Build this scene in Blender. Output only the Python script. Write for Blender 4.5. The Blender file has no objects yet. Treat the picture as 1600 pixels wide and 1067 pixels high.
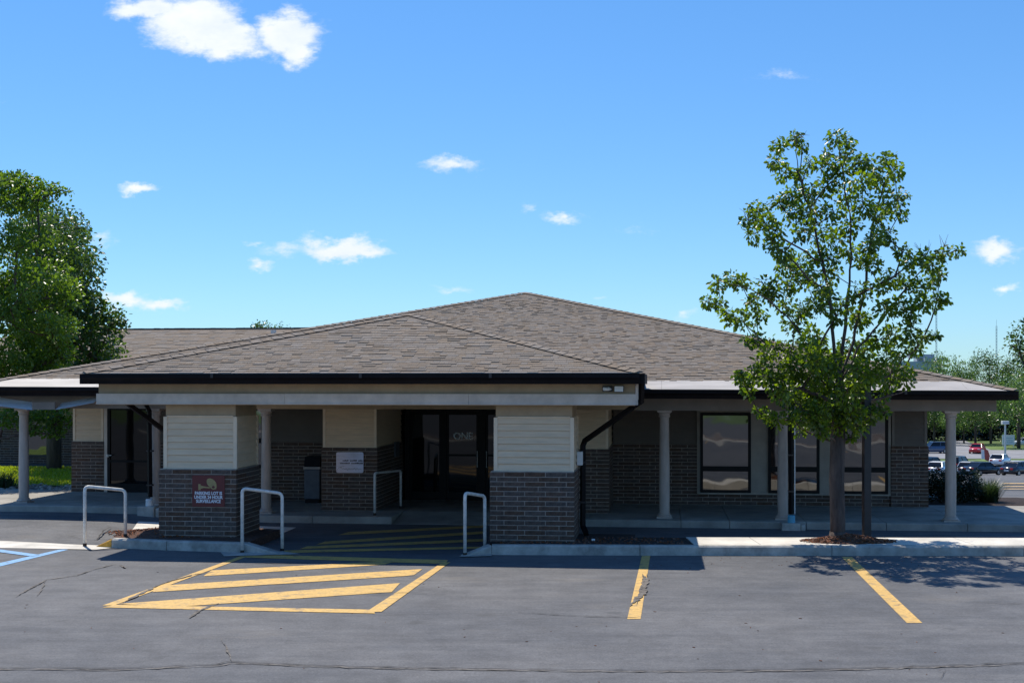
import bpy, math, random
import numpy as np
from mathutils import Vector, Matrix
random.seed(11); rng = np.random.default_rng(7)
R = math.radians
SC = bpy.context.scene
COL = SC.collection

# ------------------------------------------------------------------ camera, sky, sun
CAMH = 2.98
cam_d = bpy.data.cameras.new('camera'); cam = bpy.data.objects.new('camera', cam_d); COL.objects.link(cam)
cam.location = (0, 0, CAMH); cam.rotation_euler = (R(90), 0, 0)
cam_d.sensor_width = 36; cam_d.lens = 45.0; cam_d.shift_y = 0.0416; cam_d.clip_end = 4000; cam_d.clip_start = 0.1
SC.camera = cam
SUN_TRAVEL = Vector((0.80, -1.47, -3.10)).normalized()
sun_d = bpy.data.lights.new('sun', 'SUN'); sun = bpy.data.objects.new('sun', sun_d); COL.objects.link(sun)
sun_d.energy = 5.0; sun_d.angle = R(0.5); sun_d.color = (1.0, 0.93, 0.81)
sun.rotation_euler = SUN_TRAVEL.to_track_quat('-Z', 'Y').to_euler()
SC.view_settings.view_transform = 'Standard'; SC.view_settings.look = 'None'
SC.view_settings.gamma = 1.0; SC.view_settings.exposure = 0.12; SC.view_settings.use_curve_mapping = False

def clouds_world():
    w = bpy.data.worlds.new('World'); SC.world = w; w.use_nodes = True
    nt = w.node_tree; N = nt.nodes; L = nt.links; N.clear()
    def nd(t, **k):
        n = N.new(t)
        for a, b in k.items(): setattr(n, a, b)
        return n
    out = nd('ShaderNodeOutputWorld'); bg = nd('ShaderNodeBackground'); bg.inputs[1].default_value = 0.085
    sky = nd('ShaderNodeTexSky', sky_type='NISHITA', sun_disc=False)
    sky.sun_elevation = R(61.6); sky.sun_rotation = R(-28.6)
    sky.altitude = 200; sky.air_density = 1.0; sky.dust_density = 0.1; sky.ozone_density = 2.0
    hs = nd('ShaderNodeHueSaturation'); hs.inputs['Hue'].default_value = 0.5; hs.inputs['Saturation'].default_value = 1.22
    hs.inputs['Value'].default_value = 1.55
    L.new(sky.outputs[0], hs.inputs['Color'])
    gm = nd('ShaderNodeGamma'); gm.inputs[1].default_value = 0.75; L.new(hs.outputs[0], gm.inputs[0])
    tn = nd('ShaderNodeMixRGB'); tn.blend_type = 'MULTIPLY'; tn.inputs[0].default_value = 1.0; L.new(gm.outputs[0], tn.inputs[1]); tn.inputs[2].default_value = (.87, 1.34, 1.86, 1)
    tc = nd('ShaderNodeTexCoord'); sp = nd('ShaderNodeSeparateXYZ'); L.new(tc.outputs['Generated'], sp.inputs[0])
    def m(op, a, b=None, c=None, clamp=False):
        n = nd('ShaderNodeMath', operation=op, use_clamp=clamp)
        for i, v in enumerate((a, b, c)):
            if v is None: continue
            if hasattr(v, 'links'): L.new(v, n.inputs[i])
            else: n.inputs[i].default_value = v
        return n.outputs[0]
    ya = m('MAXIMUM', m('ABSOLUTE', sp.outputs[1]), 0.03)
    u = m('DIVIDE', sp.outputs[0], ya); v = m('DIVIDE', sp.outputs[2], ya)
    cb = nd('ShaderNodeCombineXYZ'); L.new(u, cb.inputs[0]); L.new(v, cb.inputs[1])
    def noise(scale, detail, rough, sy=1.0):
        mp = nd('ShaderNodeMapping'); mp.inputs['Scale'].default_value = (1, sy, 1); L.new(cb.outputs[0], mp.inputs[0])
        n = nd('ShaderNodeTexNoise'); n.inputs['Scale'].default_value = scale; n.inputs['Detail'].default_value = detail
        n.inputs['Roughness'].default_value = rough; L.new(mp.outputs[0], n.inputs['Vector']); return n
    n1 = noise(34, 7, 0.62, 1.5); 
    vs = nd('ShaderNodeVectorMath', operation='SUBTRACT'); L.new(n1.outputs['Color'], vs.inputs[0]); vs.inputs[1].default_value = (.5, .5, .5)
    vm = nd('ShaderNodeVectorMath', operation='SCALE'); L.new(vs.outputs[0], vm.inputs[0]); vm.inputs['Scale'].default_value = 0.030
    va = nd('ShaderNodeVectorMath', operation='ADD'); L.new(cb.outputs[0], va.inputs[0]); L.new(vm.outputs[0], va.inputs[1])
    # (px, py, rx, ry, strength) in the 1600 px frame, turned into directions
    cl = [(305,38,74,40,2.1),(350,60,54,30,2.0),(232,16,62,20,1.7),(450,54,50,36,2.0),(466,84,30,26,1.7),(400,80,34,12,.8),(398,72,30,14,.6),
          (217,294,32,9,1.3),(153,374,25,7,.45),(705,262,40,12,1.0),(828,330,10,6,.4),(878,341,34,8,.75),
          (530,391,64,18,1.6),(575,399,38,12,1.5),(440,392,34,12,.55),(395,384,18,5,.4),(407,416,19,9,.8),(486,380,24,12,.7),
          (205,468,42,10,1.1),(252,476,36,10,1.0),(707,450,28,6,.45),(930,461,9,4,.4),(1072,492,20,7,.5),(1228,116,36,7,.32),
          (1552,392,36,15,1.3),(1572,451,20,8,.8),(1003,362,20,4,.2),(-120,150,90,40,1.0),(1830,180,120,46,1.0),(1720,330,60,16,.8),(-90,390,60,16,.8)]
    acc = None
    for (px, py, rx, ry, s) in cl:
        a = nd('ShaderNodeVectorMath', operation='SUBTRACT'); L.new(va.outputs[0], a.inputs[0])
        a.inputs[1].default_value = ((px-800)/2000, (600-py)/2000, 0)
        b = nd('ShaderNodeVectorMath', operation='MULTIPLY'); L.new(a.outputs[0], b.inputs[0])
        b.inputs[1].default_value = (2000/(rx*1.25), 2000/(ry*1.35), 0)
        ln = nd('ShaderNodeVectorMath', operation='LENGTH'); L.new(b.outputs[0], ln.inputs[0])
        q = m('MULTIPLY', m('SUBTRACT', 1.0, ln.outputs['Value']), s)
        acc = q if acc is None else m('MAXIMUM', acc, q)
    n2 = noise(70, 8, 0.64, 2.2)
    wob = m('MULTIPLY', m('SUBTRACT', n2.outputs['Fac'], 0.5), 1.25)
    dens = m('ADD', acc, wob)
    mr = nd('ShaderNodeMapRange', interpolation_type='SMOOTHSTEP'); L.new(dens, mr.inputs[0])
    mr.inputs[1].default_value = -0.04; mr.inputs[2].default_value = 1.05; mr.inputs[3].default_value = 0; mr.inputs[4].default_value = 1
    cr = nd('ShaderNodeMixRGB'); n3 = noise(22, 6, .6, 2.0)
    L.new(n3.outputs['Fac'], cr.inputs[0]); cr.inputs[1].default_value = (7.2, 8.6, 10.4, 1); cr.inputs[2].default_value = (12.6, 12.6, 12.2, 1)
    mx = nd('ShaderNodeMixRGB'); L.new(mr.outputs[0], mx.inputs[0]); L.new(tn.outputs[0], mx.inputs[1]); L.new(cr.outputs[0], mx.inputs[2])
    L.new(mx.outputs[0], bg.inputs[0]); L.new(bg.outputs[0], out.inputs[0])
clouds_world()

# ------------------------------------------------------------------ frame of the building, helpers
TH = math.atan(0.115); CT, ST = math.cos(TH), math.sin(TH)
def W(a, b, z=0.0): return Vector((a*CT + b*ST, -a*ST + b*CT, z))
def AB(x, y): return (x*CT - y*ST, x*ST + y*CT)
def PB(px, py, b):                     # photo point on the facade plane at depth b -> (a, z)
    k = (px-800)/2000; t = b/(k*ST + CT)
    return t*(k*CT - ST), CAMH - (py-600)*t/2000
def PA(px, b): return PB(px, 600, b)[0]
def G(px, py, z=0.0):
    t = (CAMH - z)*2000/(py-600)
    return Vector(((px-800)/2000*t, t, z))
def ss(x):
    x = min(1.0, max(0.0, x)); return x*x*(3-2*x)
def gz(x, y):
    z = 0.17*ss((-5.6-x)/3.4)*ss((y-23.7)/1.6)*ss((60-y)/20)
    if y > 33: z -= 0.065*(min(y, 145)-33)*ss((x-8)/6)
    return z

def setp(o, label=None, cat=None, group=None, kind=None):
    if label: o['label'] = label
    if cat: o['category'] = cat
    if group: o['group'] = group
    if kind: o['kind'] = kind
    return o
def empty(name, loc, rz=0.0, label=None, cat=None, group=None):
    o = bpy.data.objects.new(name, None); COL.objects.link(o); o.location = loc; o.rotation_euler = (0, 0, rz)
    o.empty_display_size = 0.2
    return setp(o, label, cat, group)

class MB:
    def __init__(s): s.v = []; s.f = []; s.r = []; s.cur = 0.5
    def add(s, vs, fs):
        n = len(s.v); s.v += [tuple(p) for p in vs]
        for f in fs: s.f.append(tuple(n+i for i in f)); s.r.append(s.cur)
    def box(s, x0, x1, y0, y1, z0, z1):
        s.add([(x0,y0,z0),(x1,y0,z0),(x1,y1,z0),(x0,y1,z0),(x0,y0,z1),(x1,y0,z1),(x1,y1,z1),(x0,y1,z1)],
              [(0,3,2,1),(4,5,6,7),(0,1,5,4),(1,2,6,5),(2,3,7,6),(3,0,4,7)])
    def hexa(s, p): s.add(p, [(0,3,2,1),(4,5,6,7),(0,1,5,4),(1,2,6,5),(2,3,7,6),(3,0,4,7)])
    def prism(s, poly, d):             # poly: closed loop of 3D points, extruded by vector d
        n = len(poly); d = Vector(d); p = [Vector(q) for q in poly]
        s.add(p+[q+d for q in p], [tuple(range(n))[::-1], tuple(range(n, 2*n))] + [(i, (i+1) % n, n+(i+1) % n, n+i) for i in range(n)])
    def tube(s, pts, rad, seg=10, cap=True):
        pts = [Vector(p) for p in pts]; n = len(pts)
        rs = rad if isinstance(rad, (list, tuple)) else [rad]*n
        base = len(s.v); up = None
        for i, p in enumerate(pts):
            t = (pts[min(i+1, n-1)] - pts[max(i-1, 0)])
            if t.length < 1e-9: t = Vector((0,0,1))
            t.normalize()
            if up is None:
                up = t.cross(Vector((0, 0, 1)) if abs(t.z) < .9 else Vector((1, 0, 0))).normalized()
            up = (up - t*up.dot(t)); up = up.normalized() if up.length > 1e-6 else t.orthogonal().normalized()
            w = t.cross(up)
            for k in range(seg):
                a = 2*math.pi*k/seg
                s.v.append(tuple(p + (up*math.cos(a) + w*math.sin(a))*rs[i]))
        for i in range(n-1):
            for k in range(seg):
                s.f.append((base+i*seg+k, base+i*seg+(k+1) % seg, base+(i+1)*seg+(k+1) % seg, base+(i+1)*seg+k)); s.r.append(s.cur)
        if cap:
            s.f.append(tuple(base+k for k in range(seg))[::-1]); s.r.append(s.cur)
            s.f.append(tuple(base+(n-1)*seg+k for k in range(seg))); s.r.append(s.cur)
    def lathe(s, prof, cx, cy, seg=24):
        base = len(s.v); n = len(prof)
        for (r, z) in prof:
            for k in range(seg):
                a = 2*math.pi*k/seg; s.v.append((cx+r*math.cos(a), cy+r*math.sin(a), z))
        for i in range(n-1):
            for k in range(seg):
                s.f.append((base+i*seg+k, base+i*seg+(k+1) % seg, base+(i+1)*seg+(k+1) % seg, base+(i+1)*seg+k)); s.r.append(s.cur)
        s.f.append(tuple(base+k for k in range(seg))[::-1]); s.r.append(s.cur)
        s.f.append(tuple(base+(n-1)*seg+k for k in range(seg))); s.r.append(s.cur)
    def mesh(s, name, mat, org=(0,0,0), smooth=False):
        me = bpy.data.meshes.new(name); ox, oy, oz = org
        me.from_pydata([(x-ox, y-oy, z-oz) for x, y, z in s.v], [], s.f); me.update()
        at = me.attributes.new('rnd', 'FLOAT', 'FACE'); at.data.foreach_set('value', s.r)
        me.materials.append(mat)
        if smooth: me.shade_smooth()
        return me
    def build(s, name, mat, parent=None, org=(0,0,0), smooth=False, bevel=0.0, **k):
        o = bpy.data.objects.new(name, s.mesh(name, mat, org, smooth)); COL.objects.link(o)
        if parent: o.parent = parent
        if bevel:
            md = o.modifiers.new('bevel', 'BEVEL'); md.width = bevel; md.segments = 2; md.limit_method = 'ANGLE'; md.angle_limit = R(40)
        return setp(o, **k)
def boxobj(name, mat, parent, org, dims, **k):
    m = MB(); m.box(*dims); return m.build(name, mat, parent, org, **k)

# ------------------------------------------------------------------ materials
def mat(name, col, rough=0.7, metal=0.0, var=0.12, scale=6.0, bump=0.0, bscale=60.0, rnd=0.0, col2=None, spec=0.5, ior=None, stretch=None):
    m = bpy.data.materials.new(name); m.use_nodes = True; nt = m.node_tree; N = nt.nodes; L = nt.links
    p = N['Principled BSDF']; p.inputs['Roughness'].default_value = rough; p.inputs['Metallic'].default_value = metal
    p.inputs['Specular IOR Level'].default_value = spec
    if ior: p.inputs['IOR'].default_value = ior
    tc = N.new('ShaderNodeTexCoord'); vec = tc.outputs['Object']
    if stretch:
        mp = N.new('ShaderNodeMapping'); mp.inputs['Scale'].default_value = stretch; L.new(vec, mp.inputs[0]); vec = mp.outputs[0]
    n = N.new('ShaderNodeTexNoise'); n.inputs['Scale'].default_value = scale; n.inputs['Detail'].default_value = 6; n.inputs['Roughness'].default_value = .65
    L.new(vec, n.inputs['Vector'])
    c2 = col2 if col2 else tuple(c*(1-2.2*var) for c in col)
    c1 = col if col2 else tuple(min(1, c*(1+1.2*var)) for c in col)
    rp = N.new('ShaderNodeValToRGB'); rp.color_ramp.elements[0].position = .32; rp.color_ramp.elements[1].position = .68
    rp.color_ramp.elements[0].color = (*c2, 1); rp.color_ramp.elements[1].color = (*c1, 1)
    L.new(n.outputs['Fac'], rp.inputs[0]); colr = rp.outputs[0]
    if rnd:
        oi = N.new('ShaderNodeObjectInfo'); at = N.new('ShaderNodeAttribute'); at.attribute_name = 'rnd'
        ad = N.new('ShaderNodeMath'); ad.operation = 'ADD'; L.new(oi.outputs['Random'], ad.inputs[0]); L.new(at.outputs['Fac'], ad.inputs[1])
        fr = N.new('ShaderNodeMath'); fr.operation = 'FRACT'; L.new(ad.outputs[0], fr.inputs[0])
        mr = N.new('ShaderNodeMapRange'); L.new(fr.outputs[0], mr.inputs[0]); mr.inputs[3].default_value = 1-rnd; mr.inputs[4].default_value = 1+rnd
        h = N.new('ShaderNodeHueSaturation'); L.new(colr, h.inputs['Color']); L.new(mr.outputs[0], h.inputs['Value'])
        wn = N.new('ShaderNodeTexWhiteNoise'); wn.noise_dimensions = '1D'; L.new(fr.outputs[0], wn.inputs['W'])
        mr2 = N.new('ShaderNodeMapRange'); L.new(wn.outputs[0], mr2.inputs[0]); mr2.inputs[3].default_value = .7; mr2.inputs[4].default_value = 1.35
        L.new(mr2.outputs[0], h.inputs['Saturation']); colr = h.outputs[0]
    L.new(colr, p.inputs['Base Color'])
    if bump:
        nb = N.new('ShaderNodeTexNoise'); nb.inputs['Scale'].default_value = bscale; nb.inputs['Detail'].default_value = 4; L.new(vec, nb.inputs['Vector'])
        b = N.new('ShaderNodeBump'); b.inputs['Strength'].default_value = bump; b.inputs['Distance'].default_value = 0.02
        L.new(nb.outputs['Fac'], b.inputs['Height']); L.new(b.outputs[0], p.inputs['Normal'])
    return m

def mat_asphalt():
    m = mat('asphalt', (.1,.1,.1), rough=.78); nt = m.node_tree; N = nt.nodes; L = nt.links; p = N['Principled BSDF']
    geo = N.new('ShaderNodeNewGeometry')
    def nz(s, d, st=(1,1,1), r=.6):
        mp = N.new('ShaderNodeMapping'); mp.inputs['Scale'].default_value = st; L.new(geo.outputs['Position'], mp.inputs[0])
        n = N.new('ShaderNodeTexNoise'); n.inputs['Scale'].default_value = s; n.inputs['Detail'].default_value = d; n.inputs['Roughness'].default_value = r
        L.new(mp.outputs[0], n.inputs['Vector']); return n.outputs['Fac']
    def ramp(f, c0, c1, a=.3, b=.7):
        r = N.new('ShaderNodeValToRGB'); r.color_ramp.elements[0].position = a; r.color_ramp.elements[1].position = b
        r.color_ramp.elements[0].color = (*c0, 1); r.color_ramp.elements[1].color = (*c1, 1); L.new(f, r.inputs[0]); return r.outputs[0]
    def mul(a, b, f=1.0):
        x = N.new('ShaderNodeMixRGB'); x.blend_type = 'MULTIPLY'; x.inputs[0].default_value = f; L.new(a, x.inputs[1]); L.new(b, x.inputs[2]); return x.outputs[0]
    base = ramp(nz(.35, 5), (.090,.096,.110), (.148,.150,.158))
    base = mul(base, ramp(nz(1.3, 6, (.35, 2.6, 1), .7), (.76,.77,.79), (1.12,1.11,1.09), .28, .72))
    base = mul(base, ramp(nz(1.7, 7, (1, 1, 1), .75), (.84,.82,.80), (1.10,1.08,1.05), .38, .62))
    base = mul(base, ramp(nz(38, 5, (1,1,1), .8), (.62,.62,.63), (1.42,1.40,1.36), .3, .7))
    base = mul(base, ramp(nz(14, 5), (.88,.88,.88), (1.1,1.1,1.1), .3, .7))
    dirt = N.new('ShaderNodeMixRGB'); f = N.new('ShaderNodeValToRGB'); f.color_ramp.elements[0].position = .60; f.color_ramp.elements[1].position = .80
    f.color_ramp.elements[1].color = (.55,.55,.55,1); L.new(nz(.8, 6, (.5, 1, 1)), f.inputs[0]); L.new(f.outputs[0], dirt.inputs[0]); L.new(base, dirt.inputs[1]); dirt.inputs[2].default_value = (.185,.165,.14,1)
    oil = N.new('ShaderNodeMixRGB'); fo = N.new('ShaderNodeValToRGB'); fo.color_ramp.elements[0].position = .66; fo.color_ramp.elements[1].position = .74
    fo.color_ramp.elements[1].color = (.6,.6,.6,1); L.new(nz(1.9, 3, (1,1,1), .4), fo.inputs[0]); L.new(fo.outputs[0], oil.inputs[0]); L.new(dirt.outputs[0], oil.inputs[1]); oil.inputs[2].default_value = (.07,.07,.072,1)
    L.new(oil.outputs[0], p.inputs['Base Color'])
    b = N.new('ShaderNodeBump'); b.inputs['Strength'].default_value = .35; b.inputs['Distance'].default_value = .008; L.new(nz(120, 3), b.inputs['Height']); L.new(b.outputs[0], p.inputs['Normal'])
    p.inputs['Specular IOR Level'].default_value = .3
    return m
M = {}
M['asphalt'] = mat_asphalt()
def mat_paint(name, col, under=(.11,.11,.12), thr=.60):
    m = mat(name, col, rough=.7); N = m.node_tree.nodes; L = m.node_tree.links; p = N['Principled BSDF']
    geo = N.new('ShaderNodeNewGeometry')
    def nz(s, d, r):
        n = N.new('ShaderNodeTexNoise'); n.inputs['Scale'].default_value = s; n.inputs['Detail'].default_value = d; n.inputs['Roughness'].default_value = r
        L.new(geo.outputs['Position'], n.inputs['Vector']); return n.outputs['Fac']
    r1 = N.new('ShaderNodeValToRGB'); r1.color_ramp.elements[0].position = thr; r1.color_ramp.elements[1].position = thr+.12
    L.new(nz(5.5, 9, .78), r1.inputs[0])
    r2 = N.new('ShaderNodeValToRGB'); r2.color_ramp.elements[0].color = (*[c*.60 for c in col], 1); r2.color_ramp.elements[1].color = (*[min(1, c*1.12) for c in col], 1)
    r2.color_ramp.elements[0].position = .3; r2.color_ramp.elements[1].position = .65; L.new(nz(22, 6, .7), r2.inputs[0])
    x = N.new('ShaderNodeMixRGB'); L.new(r1.outputs[0], x.inputs[0]); L.new(r2.outputs[0], x.inputs[1]); x.inputs[2].default_value = (*under, 1)
    L.new(x.outputs[0], p.inputs['Base Color']); return m
M['yellow'] = mat_paint('yellow_road_paint', (.66,.41,.12), thr=.53)
M['kerbyellow'] = mat_paint('yellow_kerb_paint', (.62,.32,.04), (.3,.28,.24), .7)
M['blue'] = mat_paint('blue_road_paint', (.20,.40,.66), thr=.56)
M['crack'] = mat('crack_tar', (.05,.045,.042), rough=.9, var=.3, scale=8)
M['crackdirt'] = mat('crack_dirt', (.16,.14,.12), rough=.95, var=.35, scale=9)
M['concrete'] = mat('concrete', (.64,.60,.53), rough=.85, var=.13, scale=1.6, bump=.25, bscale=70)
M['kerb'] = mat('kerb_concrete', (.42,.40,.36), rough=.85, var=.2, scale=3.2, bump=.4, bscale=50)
M['slabdk'] = mat('walk_concrete', (.33,.31,.275), rough=.85, var=.16, scale=1.5, bump=.25, bscale=70)  # covered walk slabs, colour darkened to deepen the shade under the roof
M['mortar'] = mat('mortar', (.37,.315,.27), rough=.95, var=.15, scale=9, bump=.3, bscale=120)
M['brick'] = mat('dark_brick', (.112,.073,.056), rough=.88, var=.20, scale=14, bump=.5, bscale=90, rnd=.13)
M['siding'] = mat('cream_siding', (.76,.575,.39), rough=.55, var=.06, scale=2.5, bump=.08, bscale=140, stretch=(1,1,9))
M['trim'] = mat('cream_trim', (.82,.64,.46), rough=.5, var=.05)
M['frieze'] = mat('tan_frieze', (.44,.32,.20), rough=.6, var=.07, scale=3)
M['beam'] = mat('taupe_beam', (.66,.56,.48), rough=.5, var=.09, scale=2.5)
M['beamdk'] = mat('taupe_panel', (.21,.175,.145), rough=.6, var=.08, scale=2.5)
M['gutter'] = mat('black_gutter', (.008,.006,.007), rough=.6, var=.2, scale=4, spec=.15)
M['flash'] = mat('pale_flashing', (.40,.37,.34), rough=.55, metal=.0, var=.10, scale=2.0, stretch=(.4,2,2))
M['shingle'] = mat('roof_shingle', (.24,.198,.160), rough=.95, var=.12, scale=40, bump=.6, bscale=220, rnd=.07)
M['deck'] = mat('roof_deck', (.10,.088,.08), rough=.95, var=.2, scale=20)
M['farroof'] = mat('far_shingle', (.17,.15,.135), rough=.95, var=.2, scale=18, bump=.5, bscale=60, stretch=(.6,3,3))
M['column'] = mat('column_paint', (.46,.38,.33), rough=.5, var=.12, scale=4, stretch=(1,1,.35))
M['black'] = mat('black_frame', (.008,.007,.008), rough=.5, var=.2, spec=.2)
M['sidingdk'] = mat('taupe_siding', (.15,.122,.10), rough=.6, var=.06, scale=2.5)  # taupe rear walls, colour also lowered for the deep shade there
M['brownmetal'] = mat('brown_metal', (.030,.022,.022), rough=.45, var=.15)
M['winpanel'] = mat('window_panel_paint', (.38,.325,.27), rough=.55, var=.08, scale=3)
M['soffit'] = mat('soffit', (.07,.06,.05), rough=.7, var=.05)  # ceiling colour darkened to deepen the shade below it
def mat_glass(name, ior, base, wav=.03, sc=.9):
    m = mat(name, base, rough=.03, ior=ior, var=.02); N = m.node_tree.nodes; L = m.node_tree.links
    g = N.new('ShaderNodeNewGeometry'); n = N.new('ShaderNodeTexNoise'); n.inputs['Scale'].default_value = sc; n.inputs['Detail'].default_value = 1.5
    L.new(g.outputs['Position'], n.inputs['Vector']); b = N.new('ShaderNodeBump'); b.inputs['Strength'].default_value = wav; b.inputs['Distance'].default_value = .25
    L.new(n.outputs['Fac'], b.inputs['Height']); L.new(b.outputs[0], N['Principled BSDF'].inputs['Normal']); return m
M['glass'] = mat_glass('window_glass', 2.3, (.006,.006,.007), .06)
M['doorglass'] = mat_glass('door_glass', 1.45, (.004,.004,.005), .02)
M['steel'] = mat('painted_steel', (.72,.70,.66), rough=.42, var=.12, scale=12, metal=.0)
M['rust'] = mat('rusty_foot', (.05,.03,.02), rough=.9, var=.3)
M['white'] = mat('white_plastic', (.75,.76,.76), rough=.4, var=.04)
M['bluepvc'] = mat('blue_pvc', (.10,.42,.60), rough=.4, var=.1)
M['maroon'] = mat('maroon_sign', (.13,.012,.016), rough=.35, var=.05)
M['letter'] = mat('white_letter', (.80,.80,.84), rough=.5, var=.02)
M['goldprint'] = mat('gold_print', (.40,.29,.12), rough=.5, var=.12, scale=30)
M['silver'] = mat('brushed_silver', (.42,.48,.66), rough=.28, metal=.85, var=.1, scale=3, stretch=(1,1,6))  # blue mirror reflection put into the metal colour
M['greyletter'] = mat('grey_door_letter', (.80,.80,.80), rough=.5, var=.02)
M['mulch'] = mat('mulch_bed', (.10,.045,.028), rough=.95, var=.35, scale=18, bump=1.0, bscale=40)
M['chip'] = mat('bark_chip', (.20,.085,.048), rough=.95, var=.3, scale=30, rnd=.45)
M['shadedmulch'] = mat('shaded_mulch', (.030,.016,.012), rough=.95, var=.35, scale=18, bump=1.0, bscale=40)  # mulch with the shade put into its colour
M['bark'] = mat('tree_bark', (.13,.095,.08), rough=.95, var=.3, scale=7, bump=1.0, bscale=32, stretch=(1,1,.22), col2=(.04,.028,.024))
M['grass'] = mat('lawn', (.17,.25,.04), rough=.95, var=.3, scale=1.2, bump=.6, bscale=14)
M['fargrass'] = mat('far_lawn', (.11,.17,.04), rough=.95, var=.25, scale=.25)
M['stone'] = mat('pale_stone', (.38,.35,.31), rough=.9, var=.2, scale=6, rnd=.35)
M['canbody'] = mat('grey_can', (.10,.11,.13), rough=.5, var=.1)
M['road'] = mat('far_road', (.24,.24,.25), rough=.9, var=.12, scale=.5)

def mat_leaf(name, c0, c1, trans=.42):
    m = bpy.data.materials.new(name); m.use_nodes = True; N = m.node_tree.nodes; L = m.node_tree.links
    p = N['Principled BSDF']; p.inputs['Roughness'].default_value = .33; p.inputs['Specular IOR Level'].default_value = .6
    at = N.new('ShaderNodeAttribute'); at.attribute_name = 'rnd'
    r = N.new('ShaderNodeValToRGB'); r.color_ramp.elements[0].color = (*c0, 1); r.color_ramp.elements[1].color = (*c1, 1); L.new(at.outputs['Fac'], r.inputs[0])
    L.new(r.outputs[0], p.inputs['Base Color'])
    t = N.new('ShaderNodeBsdfTranslucent'); h = N.new('ShaderNodeHueSaturation'); h.inputs['Hue'].default_value = .487; h.inputs['Saturation'].default_value = 1.15; h.inputs['Value'].default_value = 2.4
    L.new(r.outputs[0], h.inputs['Color']); L.new(h.outputs[0], t.inputs['Color'])
    x = N.new('ShaderNodeMixShader'); x.inputs[0].default_value = trans; L.new(p.outputs[0], x.inputs[1]); L.new(t.outputs[0], x.inputs[2])
    L.new(x.outputs[0], N['Material Output'].inputs[0]); return m
M['pearleaf'] = mat_leaf('pear_leaf', (.030,.064,.012), (.125,.190,.026), .5)
M['locust'] = mat_leaf('locust_leaf', (.045,.095,.016), (.125,.200,.034), .45)
M['maple'] = mat_leaf('maple_leaf', (.022,.052,.012), (.070,.120,.024), .38)
M['farleaf'] = mat_leaf('far_leaf', (.040,.085,.022), (.12,.19,.055), .42)
M['hedge'] = mat_leaf('hedge_leaf', (.008,.020,.008), (.020,.038,.014), .2)  # shrub greens darkened, shade put into the leaf colour
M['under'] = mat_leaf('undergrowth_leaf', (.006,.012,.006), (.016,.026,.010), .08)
M['blade'] = mat_leaf('grass_blade', (.15,.21,.02), (.30,.36,.06), .45)
M['orn'] = mat_leaf('ornamental_blade', (.012,.03,.012), (.045,.07,.025), .3)  # shade on the clump put into the blade colour

# ------------------------------------------------------------------ ground, paving, markings
def lines(lo, hi, near, far, c, rad):
    xs = [lo]
    while xs[-1] < hi:
        x = xs[-1]; d = abs(x-c); xs.append(x + (near if d < rad else near + (far-near)*min(1, (d-rad)/60)))
    return xs
def drape(name, xs, ys, off, m, **k):
    mb = MB(); nx, ny = len(xs), len(ys)
    mb.v = [(x, y, gz(x, y)+off) for y in ys for x in xs]
    for j in range(ny-1):
        for i in range(nx-1): mb.f.append((j*nx+i, j*nx+i+1, (j+1)*nx+i+1, (j+1)*nx+i)); mb.r.append(.5)
    return mb.build(name, m, kind='structure', smooth=True, **k)
def lin(a, b, n): return list(np.linspace(a, b, n))
drape('ground', lines(-900, 900, 2.5, 60, 0, 70), [-300,-200,-120,-90,-75]+lin(-45, 30, 12)+lin(33, 150, 50)+lin(155, 300, 16)+[400,600,1000,2200], -0.03, M['fargrass'])
drape('parking_lot', lin(-45, 130, 120), lin(-75, 168, 170), 0.0, M['asphalt'])

def gpoly(name, pts, m, off=.005, parent=None, **k):      # flat polygon laid on the ground
    mb = MB(); mb.add([(p[0], p[1], gz(p[0], p[1])+off) for p in pts], [tuple(range(len(pts)))])
    if mb.v and (Vector(mb.v[1])-Vector(mb.v[0])).cross(Vector(mb.v[2])-Vector(mb.v[1])).z < 0: mb.f = [mb.f[0][::-1]]
    return mb.build(name, m, parent, kind=None if parent else 'structure', **k)
def gp(*q): return [G(x, y) for x, y in q]
gpoly('parking_stripe', gp((1003,868),(1016,868),(1001,967),(980,967)), M['yellow'])
gpoly('parking_stripe', gp((1315,870),(1331,870),(1441,973),(1417,973)), M['yellow'])
for i in range(1, 3):
    a, b = G(1315+i*310, 870), G(1331+i*310, 870)
    gpoly('parking_stripe', [a, b, b+Vector((.115*-5.9*-1*-.0, -6.0, 0)), a+Vector((-.0, -6.0, 0))], M['yellow'])
# hatched crossing
for q in ([(160,946),(178,946),(396,866),(384,866)], [(181,945),(583,952.5),(586,958.5),(160,949)],
          [(688,881),(704,878),(596,956),(572,956)], [(392,866),(700,875),(696,881),(384,871)],
          [(184,943.5),(625,911),(612,925),(270,948.5)], [(250,915),(660,889),(646,899),(238,925)],
          [(330,891),(620,876),(600,882),(318,900)],
          [(444,860),(752,854),(752,857),(440,864)], [(480,853.5),(757,842),(757,846),(468,858)],
          [(508,846),(757,830),(757,834),(494,851)], [(545,831),(757,820.5),(757,824),(528,836)]):
    gpoly('crossing_stripe', gp(*q), M['yellow'], off=.005+random.random()*.003)
# blue bay markings, pale gutter strip at the left
gpoly('blue_stripe', gp((-60,893),(95,858),(107,858.5),(-60,899.5)), M['blue'])
gpoly('blue_stripe', gp((-60,850.5),(62,867),(50,869.5),(-60,855)), M['blue'], off=.009)
gpoly('gutter_strip', gp((-200,844),(0,847.5),(140,852),(176,854),(178,856),(150,859.3),(0,856.5),(-200,855)), M['concrete'], off=.014)
gpoly('concrete_apron', gp((205,838),(216,824),(463,824.5),(402,851),(250,853)), M['concrete'], off=.012)  # pale concrete, right edge cut to the shape of the sun patch

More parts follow.
